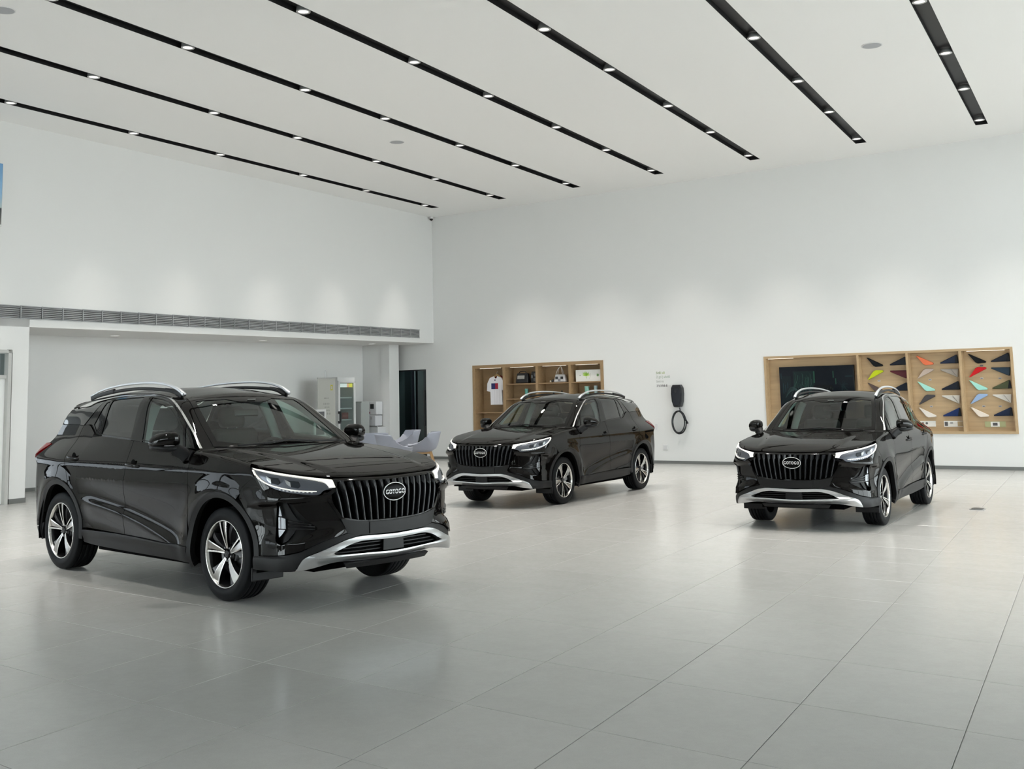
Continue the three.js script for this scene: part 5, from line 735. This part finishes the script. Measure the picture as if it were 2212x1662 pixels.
// alcove: cooler, banner, water dispenser, panel, stand
{
  const f = thing('drinks_cooler', 'white upright drinks cooler with a glass door and lit header', 'fridge', [leftX(-19.74) - 1.625, 0, -19.74], LA + Math.PI / 2), w = mat(0.66, 0.67, 0.67, 0.4), W = 0.67, D = 0.55;
  // local frame: x runs along the wall, z points into the room
  obj('cabinet', joined(box(W, 0.1, D, [0, 0.05, 0]), box(W, 0.11, D, [0, 1.985, 0]), box(0.03, 1.84, D, [-W / 2 + 0.015, 1.02, 0]), box(0.03, 1.84, D, [W / 2 - 0.015, 1.02, 0]), box(W, 1.84, 0.03, [0, 1.02, -D / 2 + 0.015])), w, f);
  obj('door_frame', joined(box(0.07, 1.84, 0.03, [-W / 2 + 0.035, 1.02, D / 2 + 0.016]), box(0.07, 1.84, 0.03, [W / 2 - 0.035, 1.02, D / 2 + 0.016]), box(W, 0.05, 0.03, [0, 1.93, D / 2 + 0.016]), box(W, 0.08, 0.03, [0, 0.14, D / 2 + 0.016])), w, f);
  obj('glass_door', box(W - 0.13, 1.78, 0.008, [0, 1.02, D / 2 + 0.01]), new THREE.MeshPhysicalMaterial({ color: new THREE.Color().setRGB(0.78, 0.84, 0.83), roughness: 0, transmission: 1, thickness: 0 }), f);
  obj('header_light', box(0.3, 0.09, 0.01, [-0.1, 1.845, D / 2 - 0.02]), glow(1, 0.97, 0.95, 1.1), f); obj('header_light', box(0.08, 0.09, 0.01, [0.09, 1.845, D / 2 - 0.02]), glow(1, 0.55, 0.3, 1.0), f); obj('header_light', box(0.13, 0.09, 0.01, [0.2, 1.845, D / 2 - 0.02]), glow(1, 0.85, 0.12, 1.0), f);
  for (const y of [0.62, 1.02, 1.29, 1.55]) obj('shelf', box(W - 0.07, 0.03, D - 0.12, [0, y, 0]), mat(0.75, 0.76, 0.76, 0.4), f);
  obj('door_handle', joined(rbox(0.04, 0.26, 0.05, 0.01, [-W / 2 + 0.05, 1.1, D / 2 + 0.05]), box(0.06, 0.06, 0.05, [-W / 2 + 0.03, 1.2, D / 2 + 0.035]), box(0.06, 0.06, 0.05, [-W / 2 + 0.03, 0.97, D / 2 + 0.035])), mat(0.02, 0.022, 0.025, 0.4), f);
  const at = (x, y, z) => { const v = new THREE.Vector3(x, y, z).applyAxisAngle(new THREE.Vector3(0, 1, 0), LA + Math.PI / 2); return [f.position.x + v.x, y, f.position.z + v.z]; };
  const it = (name, l, c, p, parts) => { const t = thing(name, l, c, at(...p), LA + Math.PI / 2); parts(t); };
  it('snack_box', 'dark red box on the third shelf of the drinks cooler', 'box', [0.08, 1.036, 0.12], (t) => { obj('carton', rbox(0.26, 0.16, 0.12, 0.01, [0, 0.08, 0]), mat(0.24, 0.03, 0.03, 0.6), t); obj('band', box(0.2, 0.05, 0.004, [0, 0.08, 0.062]), mat(0.36, 0.09, 0.08, 0.6), t); });
  it('bottle', 'white bottle on the middle shelf of the drinks cooler', 'bottle', [-0.2, 1.306, 0.12], (t) => { obj('body', new THREE.LatheGeometry([[0.001, 0], [0.04, 0], [0.04, 0.13], [0.016, 0.17], [0.016, 0.2]].map((q) => new THREE.Vector2(...q)), 20), mat(0.7, 0.68, 0.64, 0.4), t); obj('cap', cyl(0.018, 0.018, 0.02, [0, 0.205, 0]), mat(0.6, 0.6, 0.6, 0.5), t); });
  it('carton', 'brown and black cartons stacked at the left of the cooler top shelf', 'box', [-0.2, 1.566, 0.1], (t) => { obj('carton', rbox(0.12, 0.1, 0.12, 0.008, [0, 0.05, 0]), mat(0.22, 0.17, 0.12, 0.6), t); obj('lid', rbox(0.1, 0.12, 0.1, 0.008, [0.01, 0.16, 0]), mat(0.1, 0.1, 0.1, 0.6), t); });
  it('paper_roll', 'cream round packet on the bottom shelf of the drinks cooler', 'packet', [0.1, 0.636, 0.1], (t) => { obj('body', place(new THREE.SphereGeometry(0.1, 20, 14).scale(1.3, 0.75, 0.8), [0, 0.078, 0]), mat(0.45, 0.4, 0.34, 0.8), t); });
  // banner
  const b = thing('roll_up_banner', 'pale roll-up banner with small grey print standing left of the drinks cooler', 'banner', [leftX(-18.92) - 1.25, 0, -18.92], LA + Math.PI / 2);
  const c = document.createElement('canvas'); c.width = 256; c.height = 768; const k = c.getContext('2d'); k.fillStyle = '#b9b9b3'; k.fillRect(0, 0, 256, 768); k.fillStyle = '#c0b53a'; k.fillRect(186, 60, 34, 50); k.fillStyle = '#b9b9b3'; k.fillRect(194, 70, 18, 30); k.fillStyle = '#84847e'; for (const [y, x0, n, s] of [[180, 90, 4, 16], [232, 80, 4, 22], [262, 98, 3, 24], [292, 96, 3, 26], [322, 96, 3, 30], [398, 60, 6, 20], [428, 70, 5, 18], [470, 90, 4, 16]]) for (let i = 0; i < n; i++) { k.fillRect(x0 + i * s * 1.1, y, s * 0.75, 3); k.fillRect(x0 + i * s * 1.1 + s * 0.3, y - s * 0.35, 3, s * 0.7); k.fillRect(x0 + i * s * 1.1, y + s * 0.3, s * 0.7, 3); }
  const t = new THREE.CanvasTexture(c); t.colorSpace = THREE.SRGBColorSpace;
  obj('base', rbox(0.68, 0.08, 0.2, 0.02, [0, 0.04, 0]), mat(0.5, 0.5, 0.5, 0.3, 0.7), b); obj('sheet', box(0.64, 1.93, 0.006, [0, 1.04, 0]), new THREE.MeshStandardMaterial({ map: t, roughness: 0.6 }), b); obj('top_rail', box(0.66, 0.025, 0.02, [0, 2.01, 0]), mat(0.5, 0.5, 0.5, 0.3, 0.7), b); obj('pole', cyl(0.008, 0.008, 2.2, [0.0, 1.1, -0.03]), mat(0.5, 0.5, 0.5, 0.3, 0.8), b);
  // dispenser and panel by the end wall
  const pn = thing('side_panel_cabinet', 'grey-green flat cabinet against the alcove end wall beside the water dispenser', 'cabinet', [-19.19, 0, -20.5]); obj('carcass', rbox(0.4, 1.449, 0.28, 0.008, [0, 0.7245, 0]), mat(0.36, 0.385, 0.375, 0.4), pn); obj('door', box(0.22, 1.4, 0.012, [0.08, 0.72, 0.146]), mat(0.44, 0.46, 0.46, 0.35), pn);
  const wd = thing('water_dispenser', 'white and grey water dispenser with a black tap panel', 'water dispenser', [-19.1, 0, -20.95]), wp = mat(0.68, 0.69, 0.71, 0.4);
  obj('base', rbox(0.4, 0.82, 0.3, 0.015, [0.04, 0.41, 0]), wp, wd); obj('tank', rbox(0.42, 0.26, 0.26, 0.015, [-0.06, 0.97, 0.01]), mat(0.62, 0.63, 0.66, 0.4), wd); obj('head', rbox(0.34, 0.33, 0.24, 0.02, [0, 1.28, 0]), wp, wd);
  obj('tap_panel', rbox(0.12, 0.12, 0.02, 0.01, [0.03, 1.32, 0.125]), mat(0.015, 0.016, 0.018, 0.3), wd); obj('tap', cyl(0.012, 0.012, 0.06, [0.03, 1.03, 0.16]), mat(0.2, 0.2, 0.2, 0.3, 0.6), wd); obj('sticker', box(0.12, 0.05, 0.004, [-0.1, 1.165, 0.122]), mat(0.2, 0.03, 0.08, 0.5), wd); obj('drip_tray', box(0.36, 0.02, 0.05, [0.04, 0.83, 0.14]), mat(0.2, 0.2, 0.21, 0.4), wd);
  const st = thing('sign_stand', 'white framed sign stand in front of the pale banner', 'sign', [leftX(-18.29) - 0.9, 0, -18.29], LA + Math.PI / 2); obj('frame', joined(box(0.4, 0.05, 0.03, [0, 1.27, 0]), box(0.05, 0.6, 0.03, [0.175, 0.99, 0]), box(0.05, 0.6, 0.03, [-0.175, 0.99, 0]), box(0.4, 0.05, 0.03, [0, 0.7, 0])), mat(0.75, 0.75, 0.75, 0.4), st); obj('picture', box(0.3, 0.52, 0.012, [0, 0.985, 0]), mat(0.12, 0.125, 0.13, 0.4), st); obj('leg', joined(cyl(0.015, 0.015, 0.7, [0, 0.35, 0]), cyl(0.16, 0.17, 0.02, [0, 0.01, 0])), mat(0.6, 0.6, 0.6, 0.4, 0.6), st);
}
// four shell chairs
{
  const shellGeo = (() => {                                            // a bucket: rows run from the front lip over the seat and up the back, columns from arm to arm
    const rows = [[0.3, 0.43, 0.2, 0.0], [0.22, 0.405, 0.24, 0.02], [0.1, 0.395, 0.27, 0.06], [-0.03, 0.395, 0.29, 0.13], [-0.15, 0.41, 0.31, 0.2], [-0.235, 0.46, 0.33, 0.2], [-0.275, 0.55, 0.345, 0.12], [-0.3, 0.66, 0.35, 0.045], [-0.325, 0.745, 0.34, 0.0], [-0.335, 0.77, 0.325, -0.01]], n = 18, pos = [], idx = [];
    for (const s of [0, 0.014]) for (const [x, y, w, a] of rows) for (let j = 0; j <= n; j++) { const t = j / n * 2 - 1, e = Math.abs(t) ** 3, back = clamp01((0 - x) / 0.3); pos.push(x + e * 0.2 * back + s * back, y + e * (a + 0.1 * (1 - back)) + s * (1 - back), t * w * (1 + 0.08 * e) * (1 - s * 2)); }
    const m = n + 1, R = rows.length; for (const o of [0, R * m]) for (let i = 0; i < R - 1; i++) for (let j = 0; j < n; j++) { const a = o + i * m + j; if (o) idx.push(a, a + m, a + 1, a + 1, a + m, a + m + 1); else idx.push(a, a + 1, a + m, a + 1, a + m + 1, a + m); }
    const rim = []; for (let j = 0; j < m; j++) rim.push(j); for (let i = 1; i < R; i++) rim.push(i * m + n); for (let j = n - 1; j >= 0; j--) rim.push((R - 1) * m + j); for (let i = R - 2; i > 0; i--) rim.push(i * m);
    rim.forEach((a, k) => { const b = rim[(k + 1) % rim.length]; idx.push(a, a + R * m, b, b, a + R * m, b + R * m); });
    const g = new THREE.BufferGeometry(); g.setAttribute('position', new THREE.Float32BufferAttribute(pos, 3)); g.setIndex(idx); g.computeVertexNormals(); return g;
  })();
  const blue = mat(0.3, 0.32, 0.38, 0.55), wood = mat(0.42, 0.25, 0.11, 0.5);
  const make = () => { const t = thing('shell_chair', 'grey-blue shell chair seen from the side at the right of the group', 'chair', [0, 0, 0], 0, 'grey-blue shell chairs by the glass doorway'); obj('seat_shell', shellGeo, blue, t); for (const [sx, sz] of [[1, 1], [1, -1], [-1, 1], [-1, -1]]) { const a = new THREE.Vector3(0.13 * sx, 0.4, 0.15 * sz), b = new THREE.Vector3(0.25 * sx, 0, 0.24 * sz), g = new THREE.CylinderGeometry(0.018, 0.012, a.distanceTo(b), 12); g.applyQuaternion(new THREE.Quaternion().setFromUnitVectors(new THREE.Vector3(0, 1, 0), a.clone().sub(b).normalize())); g.translate((a.x + b.x) / 2, 0.2, (a.z + b.z) / 2); obj('leg', g, wood, t); } for (const s of [1, -1]) obj('rail', rbox(0.3, 0.03, 0.03, 0.01, [0, 0.385, 0.15 * s]), wood, t); return t; };
  const c0 = make(); const S = 1.08;
  [[-14.56, -17.4, -2.508, 'grey-blue shell chair seen from the side at the right of the group'], [-14.38, -16.3, 2.205, 'grey-blue shell chair with its back turned, in the middle of the group'], [-15.86, -18.3, -0.937, 'grey-blue shell chair half hidden behind the middle one'], [-15.6, -16.9, 0.634, 'grey-blue shell chair at the left of the group beside the drinks cooler']].forEach(([x, z, r, l], i) => { const c = i ? c0.clone() : c0; if (i) { c.name = numbered('shell_chair'); scene.add(c); c.userData = { ...c0.userData }; } c.userData.label = l; c.position.set(x, 0, z); c.rotation.y = r; c.scale.setScalar(S); });
}
// ---------------------------------------------------------------- the three cars
{
  const first = buildCar(); first.name = numbered('car');
  const spots = [[-6.749, -6.619, -0.13053, 1, 'black SUV with its right side turned to the viewer, largest of the three'], [-9.358, -13.271, -1.50676, 0.9221, 'black SUV in the middle, parked in front of the oak shelf with the jerseys'], [-4.740, -12.653, -1.48879, 0.8974, 'black SUV on the right, parked in front of the wall case with coloured samples']];
  spots.forEach(([x, z, turn, k, label], i) => { const c = i ? first.clone() : first; if (i) c.name = numbered('car'); scene.add(c); c.position.set(x, 0, z); c.rotation.y = turn; c.scale.setScalar(k); tag(c, label, 'car', 'black cars on show'); });
}
// ---------------------------------------------------------------- picture
const renderer = new THREE.WebGLRenderer();
renderer.toneMapping = THREE.LinearToneMapping; renderer.toneMappingExposure = EXPOSURE; renderer.shadowMap.enabled = true;
renderer.render(scene, camera);
